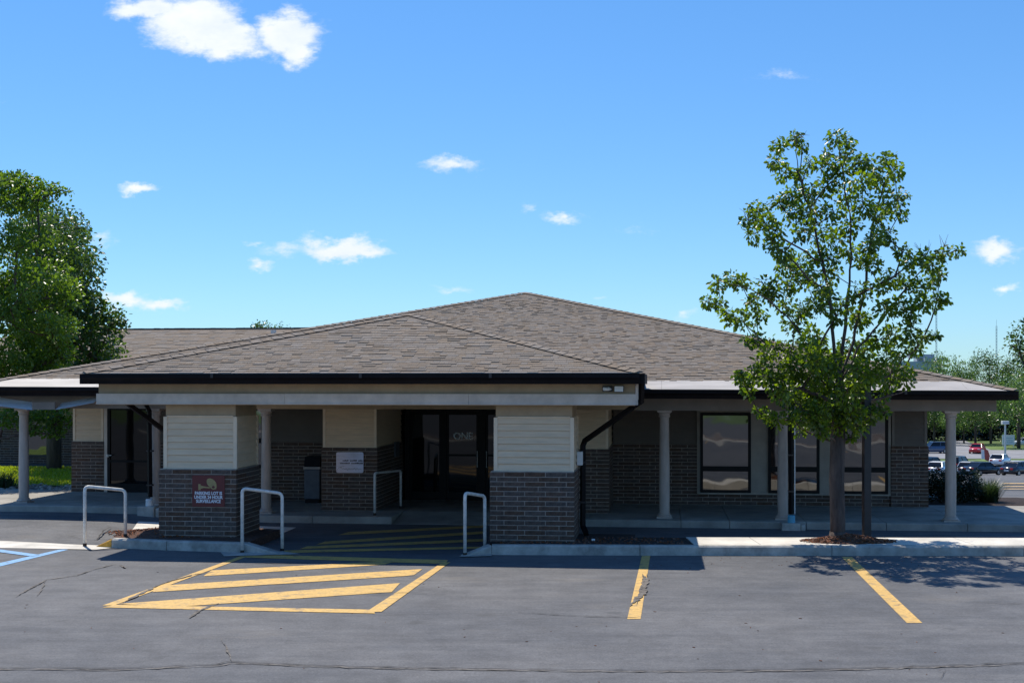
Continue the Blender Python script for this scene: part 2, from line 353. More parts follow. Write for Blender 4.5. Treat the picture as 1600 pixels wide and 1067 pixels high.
def crack(pts, w, m=None, off=.012, world=False):
    P = [Vector((p[0], p[1], 0)) if world else G(*p) for p in pts]; out = []
    for i in range(len(P)-1):
        n = max(2, int((P[i+1]-P[i]).length/.10))
        for j in range(n): out.append(P[i].lerp(P[i+1], j/n) + Vector((random.uniform(-.012,.012), random.uniform(-.022,.022), 0)))
    out.append(P[-1]); mb = MB()
    for i, p in enumerate(out):
        d = (out[min(i+1, len(out)-1)]-out[max(0, i-1)]).normalized(); nrm = Vector((-d.y, d.x, 0))
        ww = w*random.uniform(.25, 1.3)*min(1, .15+i/6, .15+(len(out)-1-i)/6)
        for s in (-1, 1):
            q = p+nrm*ww*s; mb.v.append((q.x, q.y, gz(q.x, q.y)+off))
    for i in range(len(out)-1): mb.f.append((2*i, 2*i+1, 2*i+3, 2*i+2)); mb.r.append(.5)
    mb.f = [f[::-1] for f in mb.f]
    mb.build('asphalt_crack', m or M['crack'], kind='structure')
crack([(-80,1042),(0,1043),(90,1044.5),(180,1045),(340,1038),(362,1034),(420,1037),(560,1042),(800,1046),(1000,1048),(1200,1047),(1400,1043),(1600,1036),(1700,1030)], .014)
crack([(-80,1044.5),(0,1045.5),(180,1047.5),(340,1040.5),(362,1036.5),(560,1044),(800,1048),(1000,1050),(1200,1049),(1400,1045),(1600,1038)], .016, M['crackdirt'], .010)
crack([(20,935),(60,913),(72,906),(120,899),(150,889),(178,882),(216,882)], .016, M['crackdirt'])
crack([(70,908),(66,920),(58,932)], .014, M['crackdirt'])
crack([(186,883),(196,888),(190,884)], .04, M['crackdirt'])
crack([(362,1034),(356,1016),(346,998)], .012, M['crackdirt'])
crack([(190,944),(216,930),(250,914),(262,910),(300,899),(332,894)], .03, M['crackdirt'], .015)
crack([(296,966),(310,955),(342,943)], .05, M['crackdirt'])
crack([(800,956),(880,962),(1000,965),(1046,968)], .012)
crack([(1500,941),(1600,943.5),(1680,945)], .012)
crack([(560,927),(640,927),(700,930)], .014, None, .016)
crack([(1004,898),(1010,906),(1006,925),(994,938),(984,948)], .05, M['crackdirt'], .016)
crack([(995,945),(1003,915),(1012,897)], .016, M['crackdirt'], .018)
crack([(140,848),(152,846),(162,839),(174,834)], .022)
crack([(100,845),(112,844),(138,846)], .02)
crack([(1470,1060),(1478,1048)], .01); crack([(340,885),(420,880),(500,884)], .01)
def rndpoly(px, py, rx, ry):
    c = G(px, py); n = 14
    return [c + Vector((math.cos(2*math.pi*i/n)*rx*random.uniform(.6,1.2), math.sin(2*math.pi*i/n)*ry*random.uniform(.6,1.2), 0)) for i in range(n)]
# loose debris on the asphalt
mb = MB()
for i in range(150):
    x, y = random.uniform(-7.5, 9), random.uniform(11.5, 22.0)
    if i > 90: y = random.uniform(20.8, 22.2); x = random.uniform(1.5, 7)
    s = random.uniform(.005, .014); a = random.random()*3
    mb.cur = random.random()
    mb.hexa([(x+s*math.cos(a+k*math.pi/2)*(1.6 if k % 2 else .5), y+s*math.sin(a+k*math.pi/2)*(1.6 if k % 2 else .5), z) for z in (.002, .002+s*.5) for k in range(4)])
mb.build('leaf_litter', M['chip'], kind='stuff', label='scattered twigs and leaf scraps on the grey asphalt')

# kerbs of the two islands
def kerb(name, pts, hts, width=.17, seg=3.0, mats=None):
    P = [G(*p) for p in pts]
    root = bpy.data.objects.new(name, None); COL.objects.link(root); root['kind'] = 'structure'
    for i in range(len(P)-1):
        L_ = (P[i+1]-P[i]).length; n = max(1, round(L_/seg))
        for j in range(n):
            p, q = P[i].lerp(P[i+1], j/n), P[i].lerp(P[i+1], (j+1)/n)
            h0 = hts[i]+(hts[i+1]-hts[i])*j/n; h1 = hts[i]+(hts[i+1]-hts[i])*(j+1)/n
            d = (q-p).normalized(); nr = Vector((-d.y, d.x, 0)); 
            if L_ > 1: p = p+d*.006; q = q-d*.006
            mb = MB(); e = .025
            prof = lambda o, h: [o+Vector((0,0,-.1)), o+Vector((0,0,max(.004,h-e))), o+nr*e*.9+Vector((0,0,max(.006,h))), o+nr*width+Vector((0,0,max(.006,h))), o+nr*width+Vector((0,0,-.1))]
            a, b = prof(p, h0), prof(q, h1)
            mb.add(a+b, [(0,1,2,3,4)[::-1], (5,6,7,8,9)] + [(k, (k+1) % 5, 5+(k+1) % 5, 5+k)[::-1] for k in range(5)])
            m = (mats or {}).get(i, M['kerb'])
            mb.build('kerb_stone', m, root)
kerb('kerb_island_left', [(147,855),(174,856),(260,859.5),(380,863),(440,866.5)], [.0,.17,.17,.17,.0], mats={0: M['kerbyellow']})
kerb('kerb_island_right', [(726,869),(768,866.5),(1000,867.5),(1300,868),(1600,868.5),(2100,870)], [.0,.17,.17,.17,.17,.17], seg=3.1)
# taper wedge sides (flared concrete aprons at the ends of the kerbs)
gpoly('kerb_flare', gp((345,864),(442,862),(470,866.5),(350,870.0)), M['kerb'], off=.016)
gpoly('kerb_flare', gp((716,871),(732,864),(770,866),(768,869.5)), M['kerb'], off=.016)

def slab(name, quad, z0, z1, m, parent=None, **k):
    mb = MB(); mb.hexa([(p[0], p[1], z0) for p in quad] + [(p[0], p[1], z1) for p in quad]); return mb.build(name, m, parent, **k)
# right island: concrete top in panels, mulch near the pier
ri = bpy.data.objects.new('island_top', None); COL.objects.link(ri); ri['kind'] = 'structure'
def fk(px, back=0.0):      # point on the right kerb's inner edge
    p = G(px, 866.5+(px-768)/832*2.0); return Vector((p.x, p.y+.172+back, 0))
edges = [1087, 1192, 1300, 1415, 1530, 1650, 1800, 2050]
for i in range(len(edges)-1):
    p, q = fk(edges[i]), fk(edges[i+1]); g = Vector((.006, 0, 0))
    slab('concrete_panel', [p+g, q-g, q-g+Vector((.0,1.12,0)), p+g+Vector((.0,1.12,0))], -.1, .163, M['concrete'], ri)
def mound(name, cx, cy, rx, ry, z0, h, m, n=28, rings=7, parent=None, **k):
    mb = MB(); mb.v.append((cx, cy, z0+h))
    for r in range(1, rings+1):
        f = r/rings
        for i in range(n):
            a = 2*math.pi*i/n; w = 1+.09*math.sin(3*a+1)+.06*math.sin(7*a)
            mb.v.append((cx+rx*f*w*math.cos(a), cy+ry*f*w*math.sin(a), z0+h*(1-ss(f))+random.uniform(-.008,.012)*(1 if r < rings else 0)))
    for i in range(n): mb.f.append((0, 1+i, 1+(i+1) % n)); mb.r.append(.5)
    for r in range(rings-1):
        for i in range(n):
            a, b = 1+r*n+i, 1+r*n+(i+1) % n; mb.f.append((a, a+n, b+n, b)); mb.r.append(.5)
    return mb.build(name, m, parent, **k)
def chips(name, fn, n, size, label, m='chip', **k):
    mb = MB()
    for _ in range(n):
        x, y, z = fn(); mb.cur = random.random(); s = size*random.uniform(.5, 1.3); a = random.random()*6.3; t = random.uniform(-.5,.5)
        d = Vector((math.cos(a), math.sin(a), t)).normalized()*s; w = Vector((-math.sin(a), math.cos(a), random.uniform(-.4,.4))).normalized()*s*.4; u = d.cross(w).normalized()*s*.18
        c = Vector((x, y, z)); mb.hexa([c-d-w-u, c+d-w-u, c+d+w-u, c-d+w-u, c-d-w+u, c+d-w+u, c+d+w+u, c-d+w+u])
    return mb.build(name, M[m], kind='stuff', label=label, **k)
TREE = Vector((5.86, 23.05, .17))
mound('mulch_mound', 6.03, 22.98, .78, .44, .165, .12, M['mulch'], kind='stuff', label='mound of brown bark mulch round the base of the pear tree')
def cm():
    a, r = random.random()*6.3, math.sqrt(random.random())
    return 6.03+.86*r*math.cos(a), 22.98+.46*r*math.sin(a), .172+.12*(1-ss(r))
chips('bark_chips', cm, 900, .022, 'loose bark chips on the mulch mound under the pear tree')
# mulch beds (left island, right island near the pier)
slab('planting_bed', [fk(768), fk(1087), fk(1087, 1.12), fk(905, 1.12), fk(905, 2.6), fk(740, 2.6)][0:4], -.1, .155, M['shadedmulch'], kind='structure')  # shade-coloured bed, right end set on the porch shadow edge
slab('planting_bed', [W(-.45-2.55, 22.62), W(-.45, 22.62), W(-.45, 24.25), W(-3.0, 24.25)], -.1, .150, M['shadedmulch'], kind='structure')
slab('planting_bed', [G(176,855)+Vector((.05,.1,0)), G(385,862)+Vector((0,.15,0)), G(385,862)+Vector((.2,2.2,0)), W(-9.6,24.9), G(200,840)+Vector((0,.3,0))][0:4], -.1, .155, M['mulch'], kind='structure')
mound('mulch_mound', *W(-9.35, 23.3)[:2], .95, .75, .15, .10, M['mulch'], kind='stuff', label='low mulch mound against the left brick pier')
def c2():
    a, r = random.random()*6.3, math.sqrt(random.random()); p = W(-9.2+1.25*r*math.cos(a), 23.35+.72*r*math.sin(a))
    return p.x, p.y, .165+.10*(1-ss(r))
chips('bark_chips', c2, 900, .024, 'reddish bark chips beside the left brick pier')
def c3():
    p = fk(random.uniform(775, 1075), random.uniform(.02, 1.05)); return p.x, p.y, .165
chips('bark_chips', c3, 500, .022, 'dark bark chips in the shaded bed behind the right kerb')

# covered walk: slabs with joints
walk = bpy.data.objects.new('sidewalk', None); COL.objects.link(walk); walk['kind'] = 'structure'
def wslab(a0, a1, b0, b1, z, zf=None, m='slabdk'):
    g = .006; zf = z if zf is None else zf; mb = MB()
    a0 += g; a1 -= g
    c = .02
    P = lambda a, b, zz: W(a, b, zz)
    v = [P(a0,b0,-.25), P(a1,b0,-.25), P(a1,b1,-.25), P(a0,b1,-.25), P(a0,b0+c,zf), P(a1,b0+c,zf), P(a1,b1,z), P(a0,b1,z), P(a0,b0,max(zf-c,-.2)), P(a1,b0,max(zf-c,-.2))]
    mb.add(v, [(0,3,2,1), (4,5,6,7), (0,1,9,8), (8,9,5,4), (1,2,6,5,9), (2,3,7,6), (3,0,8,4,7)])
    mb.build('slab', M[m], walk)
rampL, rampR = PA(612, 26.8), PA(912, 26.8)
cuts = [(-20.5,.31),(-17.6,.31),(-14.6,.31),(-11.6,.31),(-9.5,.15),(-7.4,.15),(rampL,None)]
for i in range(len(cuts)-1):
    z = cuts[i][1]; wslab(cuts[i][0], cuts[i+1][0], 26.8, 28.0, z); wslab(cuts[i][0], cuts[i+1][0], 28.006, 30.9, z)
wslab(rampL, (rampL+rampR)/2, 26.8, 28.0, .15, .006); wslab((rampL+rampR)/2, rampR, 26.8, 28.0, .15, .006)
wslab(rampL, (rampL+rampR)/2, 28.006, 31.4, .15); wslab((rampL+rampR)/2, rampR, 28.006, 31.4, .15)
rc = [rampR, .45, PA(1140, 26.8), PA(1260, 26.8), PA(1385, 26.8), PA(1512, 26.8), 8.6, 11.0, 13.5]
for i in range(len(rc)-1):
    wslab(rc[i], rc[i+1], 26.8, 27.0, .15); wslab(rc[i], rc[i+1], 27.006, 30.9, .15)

# ------------------------------------------------------------------ the building
ORG = (-4.3, 27.0, 0.0)
bld = empty('clinic_building', W(*ORG), -TH, 'long single-storey brick building with brown shingle hip roof and covered entrance', 'building')
def part(mb, name, m, parent=None, **k): return mb.build(name, M[m], parent or bld, ORG, **k)
def bx(name, m, a0, a1, b0, b1, z0, z1, parent=None, **k):
    mb = MB(); mb.box(a0, a1, b0, b1, z0, z1); return part(mb, name, m, parent, **k)

BL, CH, MJ = .374, .0868, .0135          # brick pitch, course height, joint
BRICK_ME = {}
def brick_mesh(along):
    if along not in BRICK_ME:
        mb = MB(); l, h, d = (BL-MJ)/2, (CH-MJ)/2, .045
        if along == 'a': mb.box(-l, l, -d, d, -h, h)
        else: mb.box(-d, d, -l, l, -h, h)
        BRICK_ME[along] = mb.mesh('brick', M['brick'])
    return BRICK_ME[along]
def brick_runs(length, r):
    offs = .33 if r % 2 else .68
    x = 0.0; e = offs*BL; out = []
    while x < length-.02:
        e = min(e, length); out.append((x, e)); x = e; e += BL
    if len(out) > 1 and out[-1][1]-out[-1][0] < .05: out[-2] = (out[-2][0], out[-1][1]); out.pop()
    return out
def bricks(parent, face, fixed, s0, s1, z0, rows, individual, skip=None, h=CH):
    """face 'front' (fixed b, runs along a), 'right' (fixed a, faces +a, runs along b), 'left' faces -a"""
    mb = MB(); d = .045; P = .004
    for r in range(rows):
        zc = z0 + h*(r+.5)
        for (x0, x1) in brick_runs(s1-s0, r):
            j = random.uniform(-.0015, .0025)
            g = MJ/2; u0, u1 = s0+x0+(g if x0 > 0 else 0), s0+x1-(g if x1 < s1-s0-1e-6 else 0)
            if face == 'front':
                if x0 == 0: u0 -= P
                if x1 >= s1-s0-1e-6: u1 += P
            c, w = (u0+u1)/2, (u1-u0)
            off = d-P-j
            if face == 'front': loc = (c, fixed+off, zc)
            elif face == 'right': loc = (fixed-off, c, zc)
            else: loc = (fixed+off, c, zc)
            if individual:
                al = 'a' if face == 'front' else 'b'
                o = bpy.data.objects.new('brick', brick_mesh(al)); COL.objects.link(o); o.parent = parent
                o.location = (loc[0]-ORG[0], loc[1]-ORG[1], loc[2]-ORG[2]); sc = w/(BL-MJ)
                o.scale = (sc, 1, (h-MJ)/(CH-MJ)) if al == 'a' else (1, sc, (h-MJ)/(CH-MJ))
            else:
                mb.cur = random.random(); hh = (h-MJ)/2
                if face == 'front': mb.box(loc[0]-w/2, loc[0]+w/2, loc[1]-d, loc[1]+d, zc-hh, zc+hh)
                else: mb.box(loc[0]-d, loc[0]+d, loc[1]-w/2, loc[1]+w/2, zc-hh, zc+hh)
    if not individual: part(mb, 'brickwork', 'brick', parent, kind='stuff')
def siding(parent, face, fixed, s0, s1, z0, z1, bh=.126, m='siding'):
    n = max(1, round((z1-z0)/bh)); h = (z1-z0)/n
    for i in range(n):
        za, zb = z0+i*h, z0+(i+1)*h; mb = MB(); t0, t1 = .030, .004
        prof = [(0, za+.012), (-t0+.006, za+.010), (-t0, za+.012), (-t0, za+.022), (-t1, zb+.006), (0, zb+.006)]
        if face == 'front': mb.prism([(s0, fixed+o, z) for o, z in prof], (s1-s0, 0, 0))
        elif face == 'right': mb.prism([(fixed-o, s0, z) for o, z in prof], (0, s1-s0, 0))
        else: mb.prism([(fixed+o, s0, z) for o, z in prof], (0, s1-s0, 0))
        part(mb, 'siding_board', m, parent)

# front piers of the porch
BP = 22.85; PD = 1.38; PTOP = 1.40
for nm, pxl, wd in (('L', 248, 1.475), ('R', 765, 1.515)):
    a0 = PA(pxl, BP)+.007; a1 = a0+wd
    z0 = .10; rows = 15; ztop = z0+rows*CH
    pier = bx('pier', 'mortar', a0, a1, BP, BP+PD, -.1, ztop-.004)
    bricks(pier, 'front', BP, a0, a1, z0, rows, True)
    bricks(pier, 'right', a1, BP+.09, BP+PD, z0, rows, True)
    bricks(pier, 'left', a0, BP+.09, BP+PD, z0, rows, False)
    sa0, sa1, sb0, sb1 = a0+.095, a1-.04, BP+.09, BP+PD-.06
    zs, zf = ztop+.012, 2.375
    bx('pier_cap', 'mortar', a0+.012, a1-.012, BP+.012, BP+PD-.012, ztop-.003, ztop+.010, pier)
    bx('pier_shaft', 'frieze', sa0, sa1, sb0, sb1, zs-.002, 2.80, pier)
    siding(pier, 'front', sb0, sa0+.03, sa1-.03, zs, zf); siding(pier, 'right', sa1, sb0+.03, sb1-.03, zs, zf); siding(pier, 'left', sa0, sb0+.03, sb1-.03, zs, zf)
    for (ca, cb) in ((sa0, sb0), (sa1, sb0), (sa0, sb1), (sa1, sb1)):
        bx('corner_board', 'trim', ca-.034, ca+.034, cb-.034, cb+.034, zs-.001, zf+.002, pier)
    bx('trim_board', 'trim', sa0+.036, sa1-.036, sb0-.030, sb0+.02, zf+.001, zf+.020, pier)
    bx('trim_board', 'trim', sa0+.036, sa1-.036, sb0-.032, sb0+.02, zs-.010, zs+.012, pier)
    if nm == 'R':
        PR1 = a1; bx('electrical_box', 'white', sa1+.03, sa1+.13, sb1-.35, sb1-.12, 1.47, 1.72, label='small white electrical box on the side of the right pier', bevel=.006)
    else: PL0 = a0

# recessed entrance pillars, walls
BW = 30.4; RT = 1.56; ZS = .15
def wall_block(a0, a1, b0, b1, z0=ZS, indiv=False, sides=('front', 'right'), top=2.72, corner=True, nm='wall', dark=False):
    rows = round((RT-z0)/.083); h = (RT-z0)/rows
    w = bx(nm, 'mortar', a0, a1, b0, b1, -.1, RT-.003)
    bricks(w, 'front', b0, a0, a1, z0, rows, indiv, h=h)
    if 'right' in sides: bricks(w, 'right', a1, b0+.09, b1, z0, rows, False, h=h)
    if 'left' in sides: bricks(w, 'left', a0, b0+.09, b1, z0, rows, False, h=h)
    i = .05 if corner else 0.0
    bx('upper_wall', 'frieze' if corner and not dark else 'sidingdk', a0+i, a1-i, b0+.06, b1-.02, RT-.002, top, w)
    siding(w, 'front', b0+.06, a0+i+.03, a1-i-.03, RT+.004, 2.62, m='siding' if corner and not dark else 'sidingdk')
    if 'right' in sides: siding(w, 'right', a1-i, b0+.09, b1-.05, RT+.004, 2.62)
    if 'left' in sides: siding(w, 'left', a0+i, b0+.09, b1-.05, RT+.004, 2.62)
    if corner:
        for ca in (a0+i, a1-i): bx('corner_board', 'beamdk' if dark else 'trim', ca-.03, ca+.03, b0+.028, b0+.09, RT, 2.64, w)
        bx('trim_board', 'beamdk' if dark else 'trim', a0+i+.032, a1-i-.032, b0+.028, b0+.07, RT-.001, RT+.014, w)
    return w
P2A, P2B, P3A, P3B = -7.54, -6.27, -2.36, -1.09
wp2 = wall_block(P2A, P2B, 28.1, 31.0, indiv=True)
wall_block(P3A, P3B, 28.1, 31.0, sides=('right', 'left'))
bx('notice_panel', 'canbody', P2B+.01, P2B+.05, 29.9, 30.35, 1.25, 1.60, label='grey notice panel on the inner brick side of the entrance pillar')
wR1, wR2 = PA(1089, BW), PA(1392, BW)
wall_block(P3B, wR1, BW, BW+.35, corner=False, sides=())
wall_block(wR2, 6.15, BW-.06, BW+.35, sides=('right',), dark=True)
wLa, wLb = PA(113, BW), PA(163, BW)
wall_block(wLa, wLb, BW-.04, BW+.35, z0=.31, sides=('left',))
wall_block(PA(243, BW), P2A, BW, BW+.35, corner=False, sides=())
# side and rear walls of the body
for (a0, a1, b0, b1) in ((wLa+.02, wLa+.32, BW+.352, 44.0), (5.80, 6.12, BW+.352, 44.0), (wLa+.325, 5.795, 43.7, 44.0)):
    w = bx('wall', 'mortar', a0, a1, b0, b1, -2.0, 2.7)
    if a1-a0 < 1: bricks(w, 'left' if a0 < -5 else 'right', a0 if a0 < -5 else a1, b0, b1, ZS, 16, False)

# window wall on the right
tt = 2.45
sw = bx('window_wall', 'winpanel', wR1+.001, wR2-.001, BW-.02, BW+.35, .42, 2.72, label='taupe panels between the big windows')
wb = bx('wall', 'mortar', wR1, wR2, BW+.002, BW+.34, -.1, .415); bricks(wb, 'front', BW+.002, wR1+.01, wR2-.01, ZS, 3, False, h=.086)
bx('sill_board', 'winpanel', wR1+.01, wR2-.01, BW-.055, BW-.021, .40, .455, sw)
def window(a0, a1, z0, z1, zm=None, b=BW-.02, fr='black', gl='glass', fw=.065, vert=()):
    mb = MB(); d0, d1 = b-.055, b-.001
    mb.box(a0, a0+fw, d0, d1, z0, z1); mb.box(a1-fw, a1, d0, d1, z0, z1)
    mb.box(a0+fw, a1-fw, d0+.001, d1, z0, z0+fw); mb.box(a0+fw, a1-fw, d0+.001, d1, z1-fw, z1)
    f = part(mb, 'window', fr)
    cells = [(z0+fw, z1-fw)]
    if zm:
        bx('window_rail', fr, a0+fw, a1-fw, d0+.004, d1, zm-.06, zm+.06, f); cells = [(z0+fw, zm-.06), (zm+.06, z1-fw)]
    for (c0, c1) in cells: bx('pane', gl, a0+fw, a1-fw, b-.028, b-.018, c0, c1, f)
    for v in vert: bx('mullion', fr, v-.03, v+.03, d0+.003, d1, z0+fw, z1-fw, f)
    return f
for (x0, x1) in ((1094,1173),(1200,1280),(1308,1387)):
    window(PA(x0, BW), PA(x1, BW), .44, 2.31, 1.00)
window(PA(352, BW), PA(413, BW), .95, 2.40, 1.60, b=BW)
# main entrance: four glazed leaves in a black frame
BD = 31.0
dfr = MB(); da = [PA(x, BD) for x in (634, 641, 691, 698, 749, 759, 810, 817, 868, 874)]
dz0, dz1 = .16, 2.32
for i in range(0, 10, 2): dfr.box(da[i], da[i+1], BD-.10, BD+.05, dz0, dz1)
dfr.box(da[0], da[9], BD-.10, BD+.06, dz1+.001, dz1+.16); dfr.box(da[1], da[8], BD-.099, BD+.05, .155, .165)
door = part(dfr, 'entrance_door', 'black')
leafs = []
for i in range(1, 9, 2):
    a0, a1 = da[i]+.004, da[i+1]-.004; mb = MB()
    y0, y1 = BD-.07, BD-.02; s = .06
    mb.box(a0, a0+s, y0, y1, .17, dz1-.005); mb.box(a1-s, a1, y0, y1, .17, dz1-.005); mb.box(a0+s, a1-s, y0+.001, y1, .17, .34); mb.box(a0+s, a1-s, y0+.001, y1, dz1-.09, dz1-.005)
    if i in (3, 5): mb.box(a0+s, a1-s, y0+.002, y1, 1.22, 1.27)
    part(mb, 'door_leaf', 'black', door)
    bx('pane', 'doorglass', a0+s, a1-s, y0+.02, y0+.03, .34, dz1-.09, door)
    if i in (3, 5):
        hx = a1-s*.5 if i == 3 else a0+s*.5; hb = MB(); hb.tube([(hx, y0-.05, .95), (hx, y0-.05, 1.35)], .012, 8); hb.tube([(hx, y0, 1.0), (hx, y0-.05, 1.0)], .008, 6); hb.tube([(hx, y0, 1.3), (hx, y0-.05, 1.3)], .008, 6)
        part(hb, 'handle', 'steel', door)
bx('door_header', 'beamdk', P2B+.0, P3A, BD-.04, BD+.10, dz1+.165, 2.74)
bx('door_sensor', 'white', da[0]+.03, da[0]+.13, BD-.16, BD-.10, 2.37, 2.42, door)
def text_mesh(s, size, m, name, bold=0.0, align='CENTER', depth=.002, spacing=1.0):
    cu = bpy.data.curves.new(name, 'FONT'); cu.body = s; cu.size = size; cu.align_x = align; cu.align_y = 'CENTER'; cu.extrude = depth; cu.offset = bold; cu.space_character = spacing
    cu.resolution_u = 3
    o = bpy.data.objects.new(name, cu); COL.objects.link(o); dg = bpy.context.evaluated_depsgraph_get(); dg.update()
    me = bpy.data.meshes.new_from_object(o.evaluated_get(dg)); bpy.data.objects.remove(o); bpy.data.curves.remove(cu)
    me.materials.clear(); me.materials.append(m); me.name = name
    q = bpy.data.objects.new(name, me); COL.objects.link(q); return q
t = text_mesh('ONE', .24, M['greyletter'], 'door_lettering', bold=.004, spacing=.92); t.parent = door
ta, tz = PB(723.5, 681.5, BD-.055); t.location = (ta-ORG[0], BD-.056-ORG[1], tz); t.rotation_euler = (R(90), 0, 0)
# left door, dark glazed
la0, la1 = PA(169, BW), PA(236, BW)
ld = MB(); ld.box(la0, la0+.07, BW-.06, BW+.05, .31, 2.42); ld.box(la1-.07, la1, BW-.06, BW+.05, .31, 2.42); ld.box(la0+.07, la1-.07, BW-.059, BW+.05, 2.34, 2.42); ld.box(la0+.07, la1-.07, BW-.059, BW+.05, .31, .52)
ld.box(la0+.07+.0, la1-.07, BW-.058, BW+.05, 1.05, 1.10)
d2 = part(ld, 'side_door', 'black'); bx('pane', 'doorglass', la0+.07, la1-.07, BW-.02, BW-.01, .52, 2.34, d2)
hb = MB(); hb.lathe([(.0,1.17),(.035,1.19),(.035,1.23),(0,1.25)], la0+.035, BW-.10, 10); hb.box(la0+.02, la0+.13, BW-.115, BW-.095, 1.215, 1.235); hb.box(la0+.015, la0+.055, BW-.10, BW-.06, 1.19, 1.23)
part(hb, 'handle', 'steel', d2)
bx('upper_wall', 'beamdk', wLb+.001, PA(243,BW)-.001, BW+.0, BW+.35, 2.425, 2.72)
bx('wall_panel', 'beam', wLb+.002, la0-.002, BW-.03, BW+.34, .31, 2.422); bx('wall_panel', 'beam', la1+.002, PA(243,BW)-.002, BW-.03, BW+.34, .31, 2.422)

# columns of the covered walk
def column(a, b, z0):
    mb = MB(); H = 2.42; mb.lathe([(.108,z0+.10),(.112,z0+.6),(.110,z0+1.0),(.097,H-.14)], a, b, 28)
    c = part(mb, 'column', 'column'); 
    m2 = MB(); m2.box(a-.165, a+.165, b-.165, b+.165, z0, z0+.035); m2.lathe([(.150,z0+.036),(.158,z0+.05),(.150,z0+.07),(.128,z0+.078),(.13,z0+.099),(.121,z0+.105)], a, b, 28)
    part(m2, 'column_base', 'column', c)
    m3 = MB(); m3.lathe([(.107,H-.141),(.122,H-.135),(.122,H-.115),(.112,H-.105),(.118,H-.06),(.140,H-.035)], a, b, 28); m3.box(a-.15, a+.15, b-.152, b+.15, H-.034, H+.21)
    part(m3, 'capital', 'column', c); return c
cols = [(-14.25, 27.45, .31), (-11.1, 27.3, .31), (-8.57, 27.3, .15), (.11, 27.3, .15), (PA(1223, 27.3), 27.3, .15), (5.98, 27.3, .15)]
for c in cols: column(*c)

# eaves, beams, roofs
EL, ER, EB = -15.2, 7.07, 26.5
zE = lambda a: 2.84 + (2.92-2.84)*(ER-a)/(ER-EL)
APX = (-3.89, 37.3, 5.64); BKB = 45.5
def hexroof(pts, th=.04):
    mb = MB(); n = len(pts); mb.prism([Vector(p)-Vector((0,0,th)) for p in pts], (0,0,th)); return mb
def plane_frame(pts):
    p = [Vector(q) for q in pts]; U = (p[1]-p[0]).normalized(); Nn = U.cross(p[2]-p[0]).normalized(); S = Nn.cross(U).normalized()
    return p[0], U, S, Nn, [((q-p[0]).dot(U), (q-p[0]).dot(S)) for q in p]
UNIT_TAB = None
def shingles(pts, expo, wr, indiv_rows, parent, s_start=0.0, th=.0125):
    global UNIT_TAB
    O, U, S, Nn, poly = plane_frame(pts); smax = max(q[1] for q in poly); mb = MB(); s = s_start; row = 0; cnt = 0
    if UNIT_TAB is None:
        t = MB(); t.hexa([(0,0,.0),(1,0,.0),(1,1,.0),(0,1,.0),(0,0,1),(1,0,1),(1,1,.15),(0,1,.15)]); UNIT_TAB = t.mesh('shingle', M['shingle'])
    Rm = Matrix((U, S, Nn)).transposed()
    while s < smax-.03:
        sm = s+expo*.5; xs = []
        for i in range(len(poly)):
            (u0, v0), (u1, v1) = poly[i], poly[(i+1) % len(poly)]
            if (v0 <= sm < v1) or (v1 <= sm < v0): xs.append(u0+(u1-u0)*(sm-v0)/(v1-v0))
        if len(xs) < 2: break
        x, xe = min(xs), max(xs); x0 = x; first = True
        while x < xe-.03:
            w = random.uniform(*wr)*(random.uniform(.3, 1) if first else 1); first = False; w = min(w, xe-x)
            if xe-x-w < .05: w = xe-x
            t_ = th*random.choice((.8, .9, 1.0, 1.1, 1.3, 1.8))
            ds = random.uniform(-.008, .004)
            base = O+U*(x+.0015)+S*(s+ds)+Nn*.0005*(row % 2)
            if row < indiv_rows and cnt < 300:
                o = bpy.data.objects.new('shingle', UNIT_TAB); COL.objects.link(o); o.parent = parent
                o.matrix_local = Matrix.Translation(base-Vector(ORG)) @ Rm.to_4x4() @ Matrix.Diagonal((w-.003, expo+.02, t_, 1)); cnt += 1
            else:
                mb.cur = random.random()
                q = [base, base+U*(w-.003), base+U*(w-.003)+S*(expo+.02), base+S*(expo+.02)]
                mb.hexa(q+[q[0]+Nn*t_, q[1]+Nn*t_, q[2]+Nn*.002, q[3]+Nn*.002])
            x += w
        s += expo; row += 1
    if mb.v: part(mb, 'shingle_courses', 'shingle', parent, kind='stuff')
def hipcaps(p0, p1, parent, ln=.24, hw=.13):
    p0, p1 = Vector(p0), Vector(p1); d = (p1-p0); L_ = d.length; d.normalize(); side = d.cross(Vector((0,0,1))).normalized(); up = side.cross(d)
    mb = MB(); s = 0
    while s < L_-.05:
        mb.cur = random.random(); e = min(s+ln+.03, L_); o = p0+d*s; q = p0+d*e; dr = Vector((0,0,-.036))
        lift0, lift1 = up*.050, up*.036
        v = [o-side*hw+lift0+dr, o+lift0, o+side*hw+lift0+dr, q-side*hw+lift1+dr, q+lift1, q+side*hw+lift1+dr,
             o-side*hw+lift1*0+dr, o+side*hw+dr*1.0]
        mb.add(v, [(0,1,4,3), (1,2,5,4), (6,1,0), (7,2,1), (6,7,1)][:2]+[(0,2,1)]); s += ln
    part(mb, 'hip_cap', 'shingle', parent, kind='stuff')
rEL, rER, rBL, rBR = (EL, EB, zE(EL)), (ER, EB, zE(ER)), (EL, BKB, 2.92), (ER, BKB, 2.84)
roof = part(hexroof([rEL, rER, APX]), 'roof', 'deck')
for q in ([rER, rBR, APX], [rBR, rBL, APX], [rBL, rEL, APX]): part(hexroof(q), 'roof_slope', 'shingle', roof)
shingles([rEL, rER, APX], .145, (.09, .20), 0, roof, s_start=.70)
hipcaps(rEL, APX, roof); hipcaps(rER, APX, roof)
